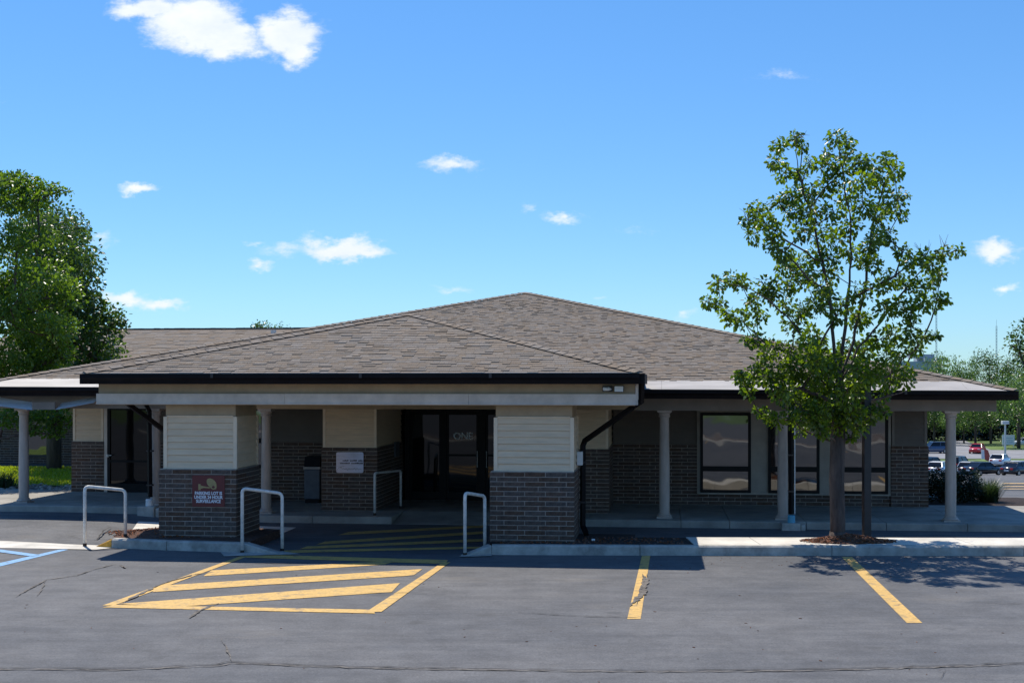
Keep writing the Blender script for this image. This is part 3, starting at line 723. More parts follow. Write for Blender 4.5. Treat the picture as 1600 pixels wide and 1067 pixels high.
# pale flashing along the eave
O_, U_, S_, N_, _p = plane_frame([rEL, rER, APX]); tot = (Vector(rER)-Vector(rEL)).length; x = 0.0
while x < tot-.05:
    e = min(x+3.05, tot); mb = MB()
    l0 = max(x, .02); e0 = e-.004; k = .76
    lo2 = max(l0, .76*1.03*((10.8+.4)/11.1)); hi2 = min(e0, tot-.76*1.0)
    q = [O_+U_*l0-S_*.01, O_+U_*e0-S_*.01, O_+U_*min(e0, tot-.74)+S_*.73, O_+U_*max(l0, .76)+S_*.73]
    mb.hexa([p-N_*.005 for p in q]+[p+N_*.012 for p in q]); part(mb, 'flashing_panel', 'flash', roof); x = e
# gutters: K-profile prisms
def gutter(a0, a1, b, z0a, z0b, h, dpt=.13, parent=None, name='gutter'):
    prof = [(0, -h), (-dpt*.55, -h), (-dpt*.72, -h*.62), (-dpt, -h*.40), (-dpt, -.012), (-dpt-.010, -.010), (-dpt-.010, 0), (-dpt+.02, 0), (0, 0)]
    mb = MB(); n = len(prof)
    mb.add([(a0, b+o, z0a+z) for o, z in prof]+[(a1, b+o, z0b+z) for o, z in prof],
           [tuple(range(n)), tuple(range(n, 2*n))[::-1]]+[(i, n+i, n+(i+1) % n, (i+1) % n) for i in range(n)])
    return part(mb, name, 'gutter', parent)
PE0, PE1, PBF = -10.37, -.345, 22.2      # porch eave
gutter(EL-.03, -10.43, EB+.10, zE(EL)+.005, zE(-10.4)+.005, .19, .14); gutter(PE1+.03, ER+.04, EB+.10, zE(PE1)+.005, zE(ER)+.005, .19, .14)
def strap(b0, b1, a, z0, z1, nm='gutter'): return bx(nm, 'gutter', a-.03, a+.08, b0, b1, z0, z1)
strap(EB+.11, 44.5, ER, 2.66, 2.845); strap(EB+.11, BKB, EL-.06, 2.73, 2.92)
bx('gutter', 'gutter', EL-.03, ER+.05, BKB-.02, BKB+.1, 2.66, 2.84)
# beams of the covered walk
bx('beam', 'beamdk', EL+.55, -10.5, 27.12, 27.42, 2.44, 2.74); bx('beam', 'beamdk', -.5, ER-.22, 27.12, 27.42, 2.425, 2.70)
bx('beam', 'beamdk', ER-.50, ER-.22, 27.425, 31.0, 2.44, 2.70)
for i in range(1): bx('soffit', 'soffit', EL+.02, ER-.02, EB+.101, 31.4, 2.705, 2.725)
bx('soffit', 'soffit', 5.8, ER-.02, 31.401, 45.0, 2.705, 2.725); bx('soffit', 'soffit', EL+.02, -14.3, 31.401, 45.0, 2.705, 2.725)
bx('fascia', 'frieze', -10.42, -.4, 27.12, 27.3, 2.44, 2.70)
# white metal cladding strips on the left beam
def clad(q, m, nm='beam_cladding', b=26.98, **k):
    pts = [PB(x, y, b) for x, y in q]; mb = MB(); mb.prism([(a, b, z) for a, z in pts], (0, .05, 0)); return part(mb, nm, m, **k)
M['cladblue'] = mat('white_gloss_metal', (.88,.90,.94), rough=.25, var=.04)
for q, m in (([(-70,612),(50,630),(50,640.5),(-70,626)], 'cladblue'), ([(50.5,628),(86,628),(86,639.8),(50.5,639.8)], 'beamdk'), ([(86.5,630),(147,618.5),(147,629),(86.5,640)], 'cladblue')):
    mb = MB(); pts = [PB(x, y, 26.7) for x, y in q]
    top = (pts[0], pts[1]); lean = .30 if m == 'cladblue' else .0
    mb.hexa([(pts[3][0], 26.69, pts[3][1]), (pts[2][0], 26.69, pts[2][1]), (pts[2][0], 26.74, pts[2][1]), (pts[3][0], 26.74, pts[3][1]),
             (pts[0][0], 26.69+lean, pts[0][1]), (pts[1][0], 26.69+lean, pts[1][1]), (pts[1][0], 26.74+lean, pts[1][1]), (pts[0][0], 26.74+lean, pts[0][1])])
    part(mb, 'beam_cladding', m, label='pale glossy metal strip on the left walkway beam' if m == 'cladblue' else None)

# porch roof
zP = 3.165; sl = .26; PK = (-5.36, 27.2, 4.47); PRB = (-5.36, 32.4, 4.47)
fl, fr_ = (PE0, PBF, zP), (PE1, PBF, zP)
proof = part(hexroof([fl, fr_, PK]), 'porch_roof', 'deck')
part(hexroof([fr_, (PE1, 27.9, zP), (PE1-.9, 29.5, 3.6), PRB, PK]), 'roof_slope', 'shingle', proof)
NB = 24.35; ax = PE0+ (NB-PBF)
part(hexroof([fl, (ax, NB, zP+sl*(NB-PBF)), (PE0, NB, zP)]), 'roof_slope', 'shingle', proof)
part(hexroof([(-8.22, NB, zP+sl*(NB-PBF)), PK, PRB, (-8.22, 28.2, zP+.32)]), 'roof_slope', 'shingle', proof)
shingles([fl, fr_, PK], .160, (.11, .26), 99, proof)
hipcaps(fl, PK, proof, hw=.12); hipcaps(fr_, PK, proof, hw=.12)
bx('drip_edge', 'flash', PE0-.01, PE1+.01, PBF-.02, PBF+.05, zP+.004, zP+.014, proof)
gutter(PE0, PE1+.005, PBF+.02, zP+.003, zP+.003, .187, .12)
bx('gutter', 'gutter', PE1-.02, PE1+.10, PBF+.022, 26.6, zP-.184, zP+.001); bx('gutter', 'gutter', PE0-.10, PE0+.02, PBF+.022, NB, zP-.184, zP+.001)
# porch beam: upper frieze and proud lower board
pa0, pa1 = PA(151, 22.6), PA(994, 22.6)
bx('porch_beam', 'frieze', pa0+.02, pa1-.02, 22.64, 22.9, 2.60, 3.0)
for i in range(3):
    q0, q1 = pa0+(pa1-pa0)*(0, .36, .70)[i], pa0+(pa1-pa0)*(.36, .70, 1)[i]
    bx('beam_board', 'beam', q0+.002, q1-.002, 22.58+random.uniform(-.002,.002), 22.638, 2.615, 2.805); bx('beam_trim', 'beam', q0+.002, q1-.002, 22.562, 22.574, 2.612, 2.632)
bx('beam_end', 'beam', pa1+.001, pa1+.03, 22.60, 22.92, 2.61, 3.02)
bx('porch_beam', 'beam', pa1-.30, pa1-.02, 22.902, 27.1, 2.615, 3.0); bx('porch_beam', 'beam', pa0+.02, pa0+.30, 22.902, 24.3, 2.615, 3.0)
bx('porch_beam', 'beam', -8.45, -8.22, 22.902, 27.1, 2.615, 3.0)
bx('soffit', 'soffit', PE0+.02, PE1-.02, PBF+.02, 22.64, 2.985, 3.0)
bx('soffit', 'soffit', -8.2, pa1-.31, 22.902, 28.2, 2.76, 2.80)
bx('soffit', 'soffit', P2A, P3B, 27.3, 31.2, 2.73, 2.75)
for i in range(1, 4):      # gutter seams
    q0 = PE0+(PE1-PE0)*i/4+random.uniform(-.3,.3); bx('gutter_joint', 'brownmetal', q0, q0+.05, PBF-.118, PBF-.10, zP-.075, zP+.004)
for q0 in (1.9, 4.9): bx('gutter_joint', 'brownmetal', q0, q0+.05, EB-.058, EB-.04, zE(q0)-.075, zE(q0)+.006)
# downspouts
def dspout(pts, w=.092, **k):
    mb = MB(); mb.tube(pts, w/2*1.25, 4); d_ = part(mb, 'downspout', 'gutter', **k)
    x_, y_, z_ = pts[-2] if len(pts) > 5 else pts[-1]
    for zz in (.75, 1.5): bx('strap', 'brownmetal', x_-w*.7, x_+w*.7, y_-w*.68, y_+w*.68, zz, zz+.03, d_)
    return d_
ax1, zx1 = PB(1000, 602, 23.6); ax2, zx2 = PB(911, 690, 24.1)
dspout([(PE1+.04, 22.6, 3.0), (PE1+.03, 22.75, 2.68), (ax2+.04, 24.05, 1.92), (ax2, 24.05, 1.82), (ax2, 24.05, .32), (ax2+.08, 23.8, .2)])
ax3, zx3 = PB(198, 632, 23.6); ax4, zx4 = PB(262, 676, 24.1)
dspout([(ax3, 23.55, 2.98), (ax3, 23.6, 2.62), (ax4, 24.1, zx4), (ax4+.12, 24.2, zx4-.12), (ax4+.12, 24.2, .2)])
dspout([(PA(236, 27.1), 26.6, 2.7), (PA(236, 27.1), 27.0, 2.4), (PA(236, 27.1), 27.05, .5)])
dspout([(PA(1236, 27.0), 26.6, 2.7), (PA(1236, 27.0), 26.98, 2.4), (PA(1236, 27.0), 26.98, .30)])
mb = MB(); aq = PA(1241.5, 26.97); mb.tube([(aq, 26.92, 2.5), (aq, 26.92, .3)], .011, 6); part(mb, 'conduit', 'white')
# floodlight and camera on the beam
la, lz = PB(967, 607.5, 22.5)
f = bx('floodlight', 'brownmetal', la-.085, la+.085, 22.50, 22.63, lz-.055, lz+.055, label='square floodlight at the right end of the porch beam'); bx('lens', 'white', la-.075, la+.075, 22.488, 22.499, lz-.047, lz+.047, f)
la, lz = PB(949, 607.5, 22.5); mb = MB(); mb.tube([(la-.055, 22.42, lz), (la+.02, 22.50, lz), (la+.065, 22.55, lz-.005)], [.030, .032, .012], 12); f = part(mb, 'security_camera', 'white', label='small white bullet camera on the porch beam')
bx('bracket', 'brownmetal', la-.09, la+.09, 22.60, 22.638, lz-.05, lz+.055, f)

# ------------------------------------------------------------------ things at the building
def sign_on(name, label, pts4, b, mt, rad=.02, d=.012):
    (a0, z1), (a1, z0) = PB(pts4[0], pts4[1], b), PB(pts4[2], pts4[3], b)
    root = empty(name, W((a0+a1)/2, b, z0), -TH, label, 'sign'); w, h = (a1-a0), (z1-z0); mb = MB(); pl = []
    for (cx, cz, s) in ((w/2-rad, rad, -90), (w/2-rad, h-rad, 0), (-w/2+rad, h-rad, 90), (-w/2+rad, rad, 180)):
        for k in range(5): aa = R(s+k*22.5); pl.append((cx+rad*math.cos(aa), 0, cz+rad*math.sin(aa)))
    mb.prism(pl, (0, -d, 0)); mb.build('sign_plate', mt, root); return root, w, h
s1, w1, h1 = sign_on('parking_sign', 'maroon surveillance sign with camera drawing on the left front brick pier', (300.8, 742, 351.3, 791.5), BP-.012, M['maroon'], .008)
y = -.0135
for i, tx in enumerate(('PARKING LOT IS', 'UNDER 24 HOUR', 'SURVEILLANCE')):
    t = text_mesh(tx, .083, M['letter'], 'lettering', bold=.0028); t.parent = s1; bbw = max(v.co.x for v in t.data.vertices)-min(v.co.x for v in t.data.vertices)
    t.location = (0, y-.001, h1*(.425-.127*i)); t.rotation_euler = (R(90), 0, 0); tw = w1*(.84, .88, .76)[i]; t.scale = (tw/bbw, 1, 1)
mb = MB()          # printed camera: wall plate, arm, tilted body with lens
def flat(pl, yy=-.0135, d=.003): mb.prism([(x*w1, yy, z*h1) for x, z in pl], (0, -d, 0))
flat([(-.31,.53),(-.24,.53),(-.24,.72),(-.31,.72)]); flat([(-.235,.57),(-.15,.60),(.04,.585),(.05,.625),(-.15,.65),(-.235,.68)][::1])
el = []
for k in range(20):
    aa = 2*math.pi*k/20; ex, ez = .185*math.cos(aa), .125*math.sin(aa); ra = R(-48); el.append((.10+ex*math.cos(ra)-ez*math.sin(ra), .745+ex*math.sin(ra)+ez*math.cos(ra)))
flat(el); flat([(.06,.60),(.14,.55),(.24,.56),(.26,.66),(.16,.70),(.06,.66)], -.0136, .0035)
mb.build('camera_picture', M['goldprint'], s1)
mb = MB(); flat([(.155+.045*math.cos(2*math.pi*k/12), .625+.042*math.sin(2*math.pi*k/12)) for k in range(12)], -.0175, .001); mb.build('lens_picture', M['maroon'], s1)
s2, w2, h2 = sign_on('notice_sign', 'silver rounded notice plaque on the recessed brick pillar by the entrance', (525.5, 706, 568, 738.5), 28.085, M['silver'], .04)
mb = MB()          # worn print, too small to read
for (z, x0, x1) in ((.56, -.26, .47), (.43, -.36, .47)):
    x = x0; n = 0
    while x < x1:
        lw = random.uniform(.025, .045); hh = random.choice((.05, .05, .07)); 
        flat_ = [(x, z), (x+lw, z), (x+lw, z+hh), (x, z+hh)]; mb.prism([(p*w2, -.0125, q*h2) for p, q in flat_], (0, -.001, 0)); x += lw+.009; n += 1
        if n in ((5, 11) if z > .5 else (8,)): x += .05
mb.build('print_line', M['black'], s2)
mb = MB(); pts = [(-.45+.9*i/60*1.0, .19+.035*math.sin(i*.95)*(1+.6*math.sin(i*.31))+.05*math.sin(i*.2)*math.exp(-i*.05)) for i in range(60)]
mb.tube([(p*w2, -.014, q*h2) for p, q in pts[6:]], .0035, 5); mb.tube([(-.49*w2, -.014, .08*h2), (-.40*w2, -.014, .25*h2), (-.2*w2, -.014, .33*h2)], .003, 5); mb.build('script_line', M['canbody'], s2)

def hoop(px0, py0, px1, py1, top0, top1, b0z, b1z, label, y1d=0.0, r=.030, kind=None):
    p0 = G(px0, py0, b0z); t1 = p0.y+y1d; p1 = Vector(((px1-800)/2000*t1, t1, b1z))
    z0 = CAMH-(top0-600)*p0.y/2000-r; z1 = CAMH-(top1-600)*t1/2000-r
    root = empty('hoop_rail', p0, 0, label, 'hoop rail', 'bent steel pipe hoops')
    A, B = Vector((0,0,-.02)), p1-p0-Vector((0,0,.02)); A1, B1 = Vector((0,0,z0-b0z)), Vector((p1.x-p0.x, p1.y-p0.y, z1-p0.z))
    d = (B1-A1).normalized(); rc_ = .09; pts = [A]
    for k in range(7):
        s = k/6; pts.append((A1-Vector((0,0,rc_)))*(1-s)**2 + A1*2*s*(1-s) + (A1+d*rc_)*s*s)
    for k in range(7):
        s = k/6; pts.append((B1-d*rc_)*(1-s)**2 + B1*2*s*(1-s) + (B1-Vector((0,0,rc_)))*s*s)
    pts.append(B); mb = MB(); mb.tube(pts, r, 14); mb.build('rail', M['steel'], root, smooth=True)
    for q in (A, B):
        m2 = MB(); m2.lathe([(r+.004, q.z+.015), (r+.006, q.z+.03), (r+.004, q.z+.075)], q.x, q.y, 12); m2.build('foot_collar', M['rust'], root)
    return root
hoop(132.5, 853, 196, 838, 757, 763, .02, .15, 'sunlit pipe hoop beside the yellow painted kerb end, leftmost of the hoops', .35)
hoop(378.5, 864, 441, 860, 760, 768, .0, .0, 'pipe hoop standing just in front of the left brick pier', .25)
hoop(726.5, 868, 757.5, 845, 767, 772, .0, .05, 'tall narrow pipe hoop left of the right brick pier', .55)
hoop(585.5, 805, 626, 795, 737, 733, .15, .15, 'pipe rail in deep shade beside the entrance pillar with the silver plaque', 1.6, r=.026)

# litter bin
ba, _ = PB(491.5, 700, 30.0); tb = empty('litter_bin', W(ba, 29.95, .15), -TH, 'grey litter bin with black hood against the shaded brick wall', 'litter bin')
mb = MB(); mb.box(-.19, .19, -.19, .19, .09, .80); mb.build('bin_body', M['canbody'], tb, bevel=.02)
mb = MB(); mb.box(-.21, .21, -.21, .21, .801, .86); mb.build('bin_rim', M['column'], tb, bevel=.01)
mb = MB(); mb.box(-.17, .17, -.17, .17, 0, .089); mb.build('bin_foot', M['black'], tb)
mb = MB(); mb.prism([(-.19,-.19,.861),(.19,-.19,.861),(.19,-.12,1.10),(-.19,-.12,1.10)], (0,.3,0)); mb.build('bin_hood', M['black'], tb)
# drain boots
def boot(a, b, z, mt, label, rr=.075):
    r = empty('drain_boot', W(a, b, z), -TH, label, 'drain boot'); mb = MB(); mb.lathe([(rr,.10),(rr,.24),(rr*.9,.25)], 0, 0, 16); mb.build('pipe', mt, r, smooth=False)
    mb = MB(); mb.box(-.21, .17, -.16, .14, -.15, .10); mb.build('splash_block', M['kerb'], r, bevel=.02)
    mb = MB(); mb.box(.18, .27, -.12, .06, -.15, .06); mb.build('stone_piece', M['kerb'], r, bevel=.02); return r
boot(PA(234, 26.75), 26.72, .24, M['white'], 'white pipe boot on a block below the left downspout')
boot(PA(1236, 26.75), 26.68, .05, M['bluepvc'], 'blue pipe boot on broken concrete under the downspout behind the pear tree')

# square post by the tree
pp = G(1354, 842.5, .17); sp = empty('square_post', pp, R(6), 'dark brown square metal post right of the pear tree trunk', 'post')
mb = MB(); mb.box(-.065, .065, -.065, .065, -.03, 2.9); mb.build('post_shaft', M['brownmetal'], sp, bevel=.006)
mb = MB(); mb.hexa([(-.08,-.08,2.90),(.08,-.08,2.90),(.08,.08,2.90),(-.08,.08,2.90),(-.03,-.03,2.96),(.03,-.03,2.96),(.03,.03,2.96),(-.03,.03,2.96)]); mb.build('post_cap', M['brownmetal'], sp)
mb = MB(); mb.cur = .3; c = G(927, 844, .17); mb.box(c.x-.03, c.x+.03, c.y-.02, c.y+.02, .165, .20); mb.build('paper_scrap', M['white'], None, kind=None, bevel=.006, label='small scrap of white litter in the dark mulch bed', cat='litter')

# ------------------------------------------------------------------ foliage
def leaves_mesh(name, C, n_each, rad, size, m, droop=.35, shape='long', flat=1.0):
    """C: (k,3) cluster centres, rad (k,), n_each (k,)"""
    tot = int(sum(n_each)); idx = np.repeat(np.arange(len(C)), n_each)
    d = rng.normal(size=(tot, 3)); d /= np.linalg.norm(d, axis=1)[:, None]
    rr = rng.random(tot)**(1/2.0)
    pos = C[idx] + d*(rad[idx]*rr)[:, None]*np.array([1, 1, flat])
    t = d*.8 + rng.normal(size=(tot, 3))*.6; t[:, 2] -= droop; t /= np.linalg.norm(t, axis=1)[:, None]
    nrm = rng.normal(size=(tot, 3))*.75 + np.array([0, 0, .9]); nrm -= t*(nrm*t).sum(1)[:, None]; nrm /= np.linalg.norm(nrm, axis=1)[:, None]
    s = np.cross(t, nrm); sz = size*rng.uniform(.48, 1.22, tot)[:, None]
    if shape == 'long':
        loc = [(0,0,0), (.30,.30,.10), (.26,.68,.08), (0,1,-.06), (-.26,.68,.08), (-.30,.30,.10)]; faces = [(0,1,2,3), (0,3,4,5)]
    else:
        loc = [(0,0,0), (.36,.5,.10), (0,1,0), (-.36,.5,.10)]; faces = [(0,1,2), (0,2,3)]
    k = len(loc); V = np.zeros((tot, k, 3))
    for i, (a, b, c) in enumerate(loc): V[:, i] = pos + (s*a + t*b + nrm*c)*sz
    V = V.reshape(-1, 3); fl = len(faces[0]); F = (np.arange(tot)[:, None, None]*k + np.array(faces)[None]).reshape(-1)
    me = bpy.data.meshes.new(name); me.vertices.add(len(V)); me.vertices.foreach_set('co', V.ravel())
    me.loops.add(len(F)); me.loops.foreach_set('vertex_index', F.astype(np.int32))
    nf = tot*len(faces); me.polygons.add(nf); me.polygons.foreach_set('loop_start', np.arange(nf, dtype=np.int32)*fl); me.polygons.foreach_set('loop_total', np.full(nf, fl, dtype=np.int32))
    me.update(); at = me.attributes.new('rnd', 'FLOAT', 'FACE')
    cl = rng.random(len(C)); r = np.clip(.35*cl[idx] + .65*rng.random(tot), 0, 1); at.data.foreach_set('value', np.repeat(r, len(faces)).astype(np.float32))
    me.materials.append(m); return me
def skeleton(trunk, targets, limbs=(), r_tip=.006, r_base=.15, up=.5, jit=.05, seg=6, mind=.3):
    """trunk: list of Vectors; targets joined greedily to the nearest node below/inside"""
    nodes = [Vector(p) for p in trunk]; par = [-1]+list(range(len(trunk)-1))
    for lb in limbs:
        q0 = Vector(lb[0]); prev = min(range(len(nodes)), key=lambda i: (nodes[i]-q0).length)
        for a_, b_ in zip(lb[:-1], lb[1:]):
            for j in (1, 2, 3):
                nodes.append(Vector(a_).lerp(Vector(b_), j/3)+Vector((random.uniform(-jit, jit), random.uniform(-jit, jit), random.uniform(-jit, jit)))*.8); par.append(prev); prev = len(nodes)-1
    base = nodes[0]; tg = sorted(targets, key=lambda p: (p-base).length)
    for t in tg:
        best, bd = 0, 1e9
        for i, q in enumerate(nodes):
            v = t-q; L_ = v.length
            if L_ < 1e-4: continue
            pen = 1.0 + .9*max(0, .35 - v.z/L_)
            if par[i] >= 0:
                dv = (q-nodes[par[i]]); 
                if dv.length > 1e-6: pen += .5*(1-dv.normalized().dot(v/L_))*.6
            dd = L_*pen
            if dd < bd: bd, best = dd, i
        p = nodes[best]; v = t-p; n = max(1, int(v.length/mind)); prev = best
        for j in range(1, n+1):
            s = j/n; q = p.lerp(t, s); q.z -= up*.12*v.length*math.sin(math.pi*s)*.6
            if j < n: q += Vector((random.uniform(-jit, jit), random.uniform(-jit, jit), random.uniform(-jit, jit)))
            nodes.append(q); par.append(prev); prev = len(nodes)-1
    w = [r_tip**2.3]*len(nodes); ch = [[] for _ in nodes]
    for i, p in enumerate(par):
        if p >= 0: ch[p].append(i)
    rad = [0]*len(nodes)
    for i in range(len(nodes)-1, -1, -1):
        rad[i] = (sum(rad[c]**2.3 for c in ch[i]) if ch[i] else r_tip**2.3)**(1/2.3)
    k = r_base/max(rad[0], 1e-6)
    def rr(i): return max(r_tip, rad[i]*k**(min(1, (rad[i]/rad[0]))**.5)) if k < 1 else rad[i]*(1+(k-1)*(rad[i]/rad[0]))
    mb = MB()
    # chains
    for i in range(len(nodes)):
        if par[i] >= 0: starts = ch[par[i]][0] != i
        else: starts = True
        if not starts: continue
        chain = [par[i]] if par[i] >= 0 else []; j = i; chain.append(j)
        while ch[j]: j = ch[j][0]; chain.append(j)
        rs = [rr(c) for c in chain]
        if par[i] >= 0: rs[0] = min(rs[0], rs[1]*1.15)
        if len(chain) > 1: mb.tube([nodes[c] for c in chain], rs, seg)
    return mb
# --- the pear tree
Z1 = [(385,115,35),(370,175,35),(440,90,30),(400,220,35),(470,120,25),(500,180,30),(460,230,35),(600,90,42),(640,105,30),(560,150,25),(570,185,40),(640,160,40),(620,220,45),(690,180,40),(740,210,50),(800,170,35),(820,215,35),(770,250,45),(700,260,45),(840,310,35),(790,330,45),(840,370,33),(760,380,45),(700,350,45),(640,300,50),(560,270,45),(500,300,45),(430,310,45),(380,330,35),(440,370,45),(510,370,45),(590,370,45),(650,420,45),(790,460,40),(750,460,35),(300,360,42),(265,400,33),(330,410,45),(290,450,38),(370,440,40),(360,490,38),(400,520,40),(470,440,40),(540,450,45),(600,470,40),(400,570,42),(450,560,40),(520,530,40),(570,540,35),(640,520,40),(700,540,40),(740,560,38),(720,500,35),(150,640,32),(200,620,32),(110,710,26),(160,715,30),(190,760,38),(240,640,33),(240,770,38),(280,700,33),(330,650,42),(360,680,42),(300,760,38),(420,640,42),(480,620,46),(540,650,46),(400,720,42),(470,740,42),(440,790,46),(520,720,46),(560,690,40),(600,760,40),(850,520,33),(880,560,38),(930,540,33),(1000,530,32),(1060,515,26),(960,570,33),(960,620,33),(990,610,28),(920,650,38),(860,640,42),(810,620,42),(760,640,42),(980,700,38),(930,710,38),(880,740,42),(1010,700,20),(830,720,42),(780,740,40),(930,840,30),(970,835,20),(880,820,42),(820,830,46),(760,850,45),(840,900,42),(790,920,46),(900,880,33),(700,900,48),(640,880,45),(580,920,48),(500,900,56),(430,900,56),(360,880,42),(300,850,33),(260,860,24),(330,910,33),(420,960,58),(500,980,58),(350,990,48),(290,980,38),(230,990,24),(260,1020,33),(570,1010,58),(650,990,58),(720,980,58),(800,980,58),(860,1000,38),(640,1050,58),(480,1050,58),(400,1040,52)]
Z2 = [(400,40,60),(560,60,60),(480,120,60),(620,130,70),(700,60,70),(540,180,60),(600,230,60),(680,200,70),(760,180,70),(660,290,60),(740,300,60),(560,290,48),(600,345,38),(480,300,42),(420,262,26),(390,258,22),(440,290,28),(700,350,46),(780,330,60),(840,280,66),(880,335,46),(900,220,60),(820,200,60),(940,280,42),(980,240,32),(1010,270,22),(850,385,28),(330,120,40),(300,80,22),(350,175,28),(880,120,60),(950,80,60),(1040,120,38),(1100,60,48),(1000,170,38),(420,100,50),(620,260,60),(700,250,60),(780,250,60),(860,250,60)]
cl = [(1060+x/2.424, 180+y/2.424, r/2.424) for x, y, r in Z1] + [(1060+x/3.1375, 560+y/3.1375, r/3.1375) for x, y, r in Z2]
for _ in range(12): cl.append((random.uniform(1262, 1372), random.uniform(400, 590), random.uniform(14, 20)))
for _ in range(8): cl.append((random.uniform(1250, 1360), random.uniform(560, 680), random.uniform(18, 24)))
C, Rd, Nn_ = [], [], []
for (px, py, pr) in cl:
    zc = CAMH-(py-600)*23.05/2000
    half = 1.95*max(.25, math.sin(math.pi*min(1, max(.06, (zc-1.2)/7.2))))**.7
    off = (px-1308)/2000*23.05; dmax = math.sqrt(max(.05, half*half-(off*.8)**2))
    dy = random.uniform(-1, 1)*dmax*.85; Y = TREE.y+dy
    C.append(Vector(((px-800)/2000*Y, Y, CAMH-(py-600)*Y/2000))); r = pr*Y/2000; Rd.append(r); Nn_.append(int(82*(r/.17)**1.8)+16)
tree = empty('pear_tree', TREE, 0, 'young pear tree with airy green crown growing from the mulch mound by the kerb', 'tree')
tr = [TREE+Vector((0,0,-.05)), TREE+Vector((.0,0,.35)), TREE+Vector((-.02,.0,1.1)), TREE+Vector((.0,0,1.75)), TREE+Vector((.02,.01,2.3)), TREE+Vector((.02,.0,2.75)), TREE+Vector((.03,0,3.1))]
def limb(pts, d0, d1):
    out = []
    for i, (x, y) in enumerate(pts):
        px, py = 1060+x/2.424, 180+y/2.424; Y = TREE.y+d0+(d1-d0)*i/(len(pts)-1); out.append(Vector(((px-800)/2000*Y, Y, CAMH-(py-600)*Y/2000)))
    return out
limbs = [limb(p, a, b) for p, a, b in (
 ([(604,1010),(592,860),(570,700),(545,560),(520,430),(480,310),(448,170),(442,90)], 0, -.5),
 ([(608,1000),(632,800),(648,640),(655,480),(640,320),(620,200),(608,85)], 0, .3),
 ([(612,1000),(660,860),(695,720),(715,580),(735,400),(780,260),(815,180)], .05, .8),
 ([(600,1040),(520,920),(440,800),(345,700),(240,645),(155,625)], 0, -.7),
 ([(600,1060),(520,980),(430,900),(330,860),(240,785),(130,712)], 0, .9),
 ([(612,1030),(680,880),(770,780),(840,690),(905,600),(965,540),(1050,512)], 0, .4),
 ([(614,1060),(700,1010),(800,985),(850,930),(910,870)], 0, -.9),
 ([(604,1090),(500,1050),(400,1010),(300,985)], 0, -1.1),
 ([(606,1120),(520,1090),(420,1075),(340,1060)], .05, .9),
 ([(616,1110),(720,1080),(820,1060),(880,1030)], .05, 1.2),
 ([(545,560),(450,500),(350,440),(280,385)], -.3, .2)) ]
limbs[-1][0] = limbs[0][3].copy()
sk = skeleton(tr, C, limbs, .0055, .138, jit=.03, seg=7, mind=.28)
# twigs
for c, r in zip(C, Rd):
    for k in range(4):
        d = Vector((random.gauss(0,1), random.gauss(0,1), random.gauss(.4,.8))).normalized()*r*random.uniform(.8, 1.25); sk.tube([c, c+d*.5+Vector((0,0,.02)), c+d], [.005,.004,.002], 4, cap=False)
for (zx, zy) in ((1010,465),(960,480),(910,495),(490,75),(245,350),(430,400),(300,615)):   # bare twigs
    px, py = 1060+zx/2.424, 180+zy/2.424; c = Vector(((px-800)/2000*23.05, 23.05, CAMH-(py-600)*23.05/2000)); b = min(C, key=lambda q: (q-c).length)
    for k in range(4): sk.tube([b, b.lerp(c, .5)+Vector((random.uniform(-.04,.04),0,random.uniform(-.04,.04))), c+Vector((random.uniform(-.12,.12),random.uniform(-.1,.1),random.uniform(-.1,.08)))], [.006,.005,.002], 4, cap=False)
# root flare
sk.tube([TREE+Vector((0,0,-.05)), TREE+Vector((0,0,.04)), TREE+Vector((0,0,.16))], [.20,.165,.138], 12)
sk.build('trunk', M['bark'], tree, TREE, smooth=True)
Ca = np.array([tuple(c-TREE) for c in C])
me = leaves_mesh('crown', Ca, np.array(Nn_), np.array(Rd)*1.03, .092, M['pearleaf'], .45)
o = bpy.data.objects.new('crown', me); COL.objects.link(o); o.parent = tree

def blob_tree(name, label, base, height, clusters, leaf, dens, m, trunk_r, group=None, shape='long', droop=.3, crown_lo=.25, flat=1.0, seg=6):
    base = Vector(base); root = empty(name, base, random.random()*0, label, 'tree', group)
    tr = [base+Vector((random.uniform(-.02,.02)*height*i/6*.3, 0, height*.86*i/6-(.3 if i == 0 else 0))) for i in range(7)]
    sub = [c for c, r in clusters if random.random() < .55]
    sk = skeleton(tr, sub, (), .012, trunk_r, jit=.08, seg=seg, mind=.9); sk.build('trunk', M['bark'], root, base, smooth=True)
    Ca = np.array([tuple(c-base) for c, r in clusters]); Ra = np.array([r for c, r in clusters]); na = (dens*Ra**2).astype(int)+4
    me = leaves_mesh('crown', Ca, na, Ra, leaf, m, droop, shape, flat); o = bpy.data.objects.new('crown', me); COL.objects.link(o); o.parent = root
    return root
def px3(px, py, Y): return Vector(((px-800)/2000*Y, Y, CAMH-(py-600)*Y/2000))
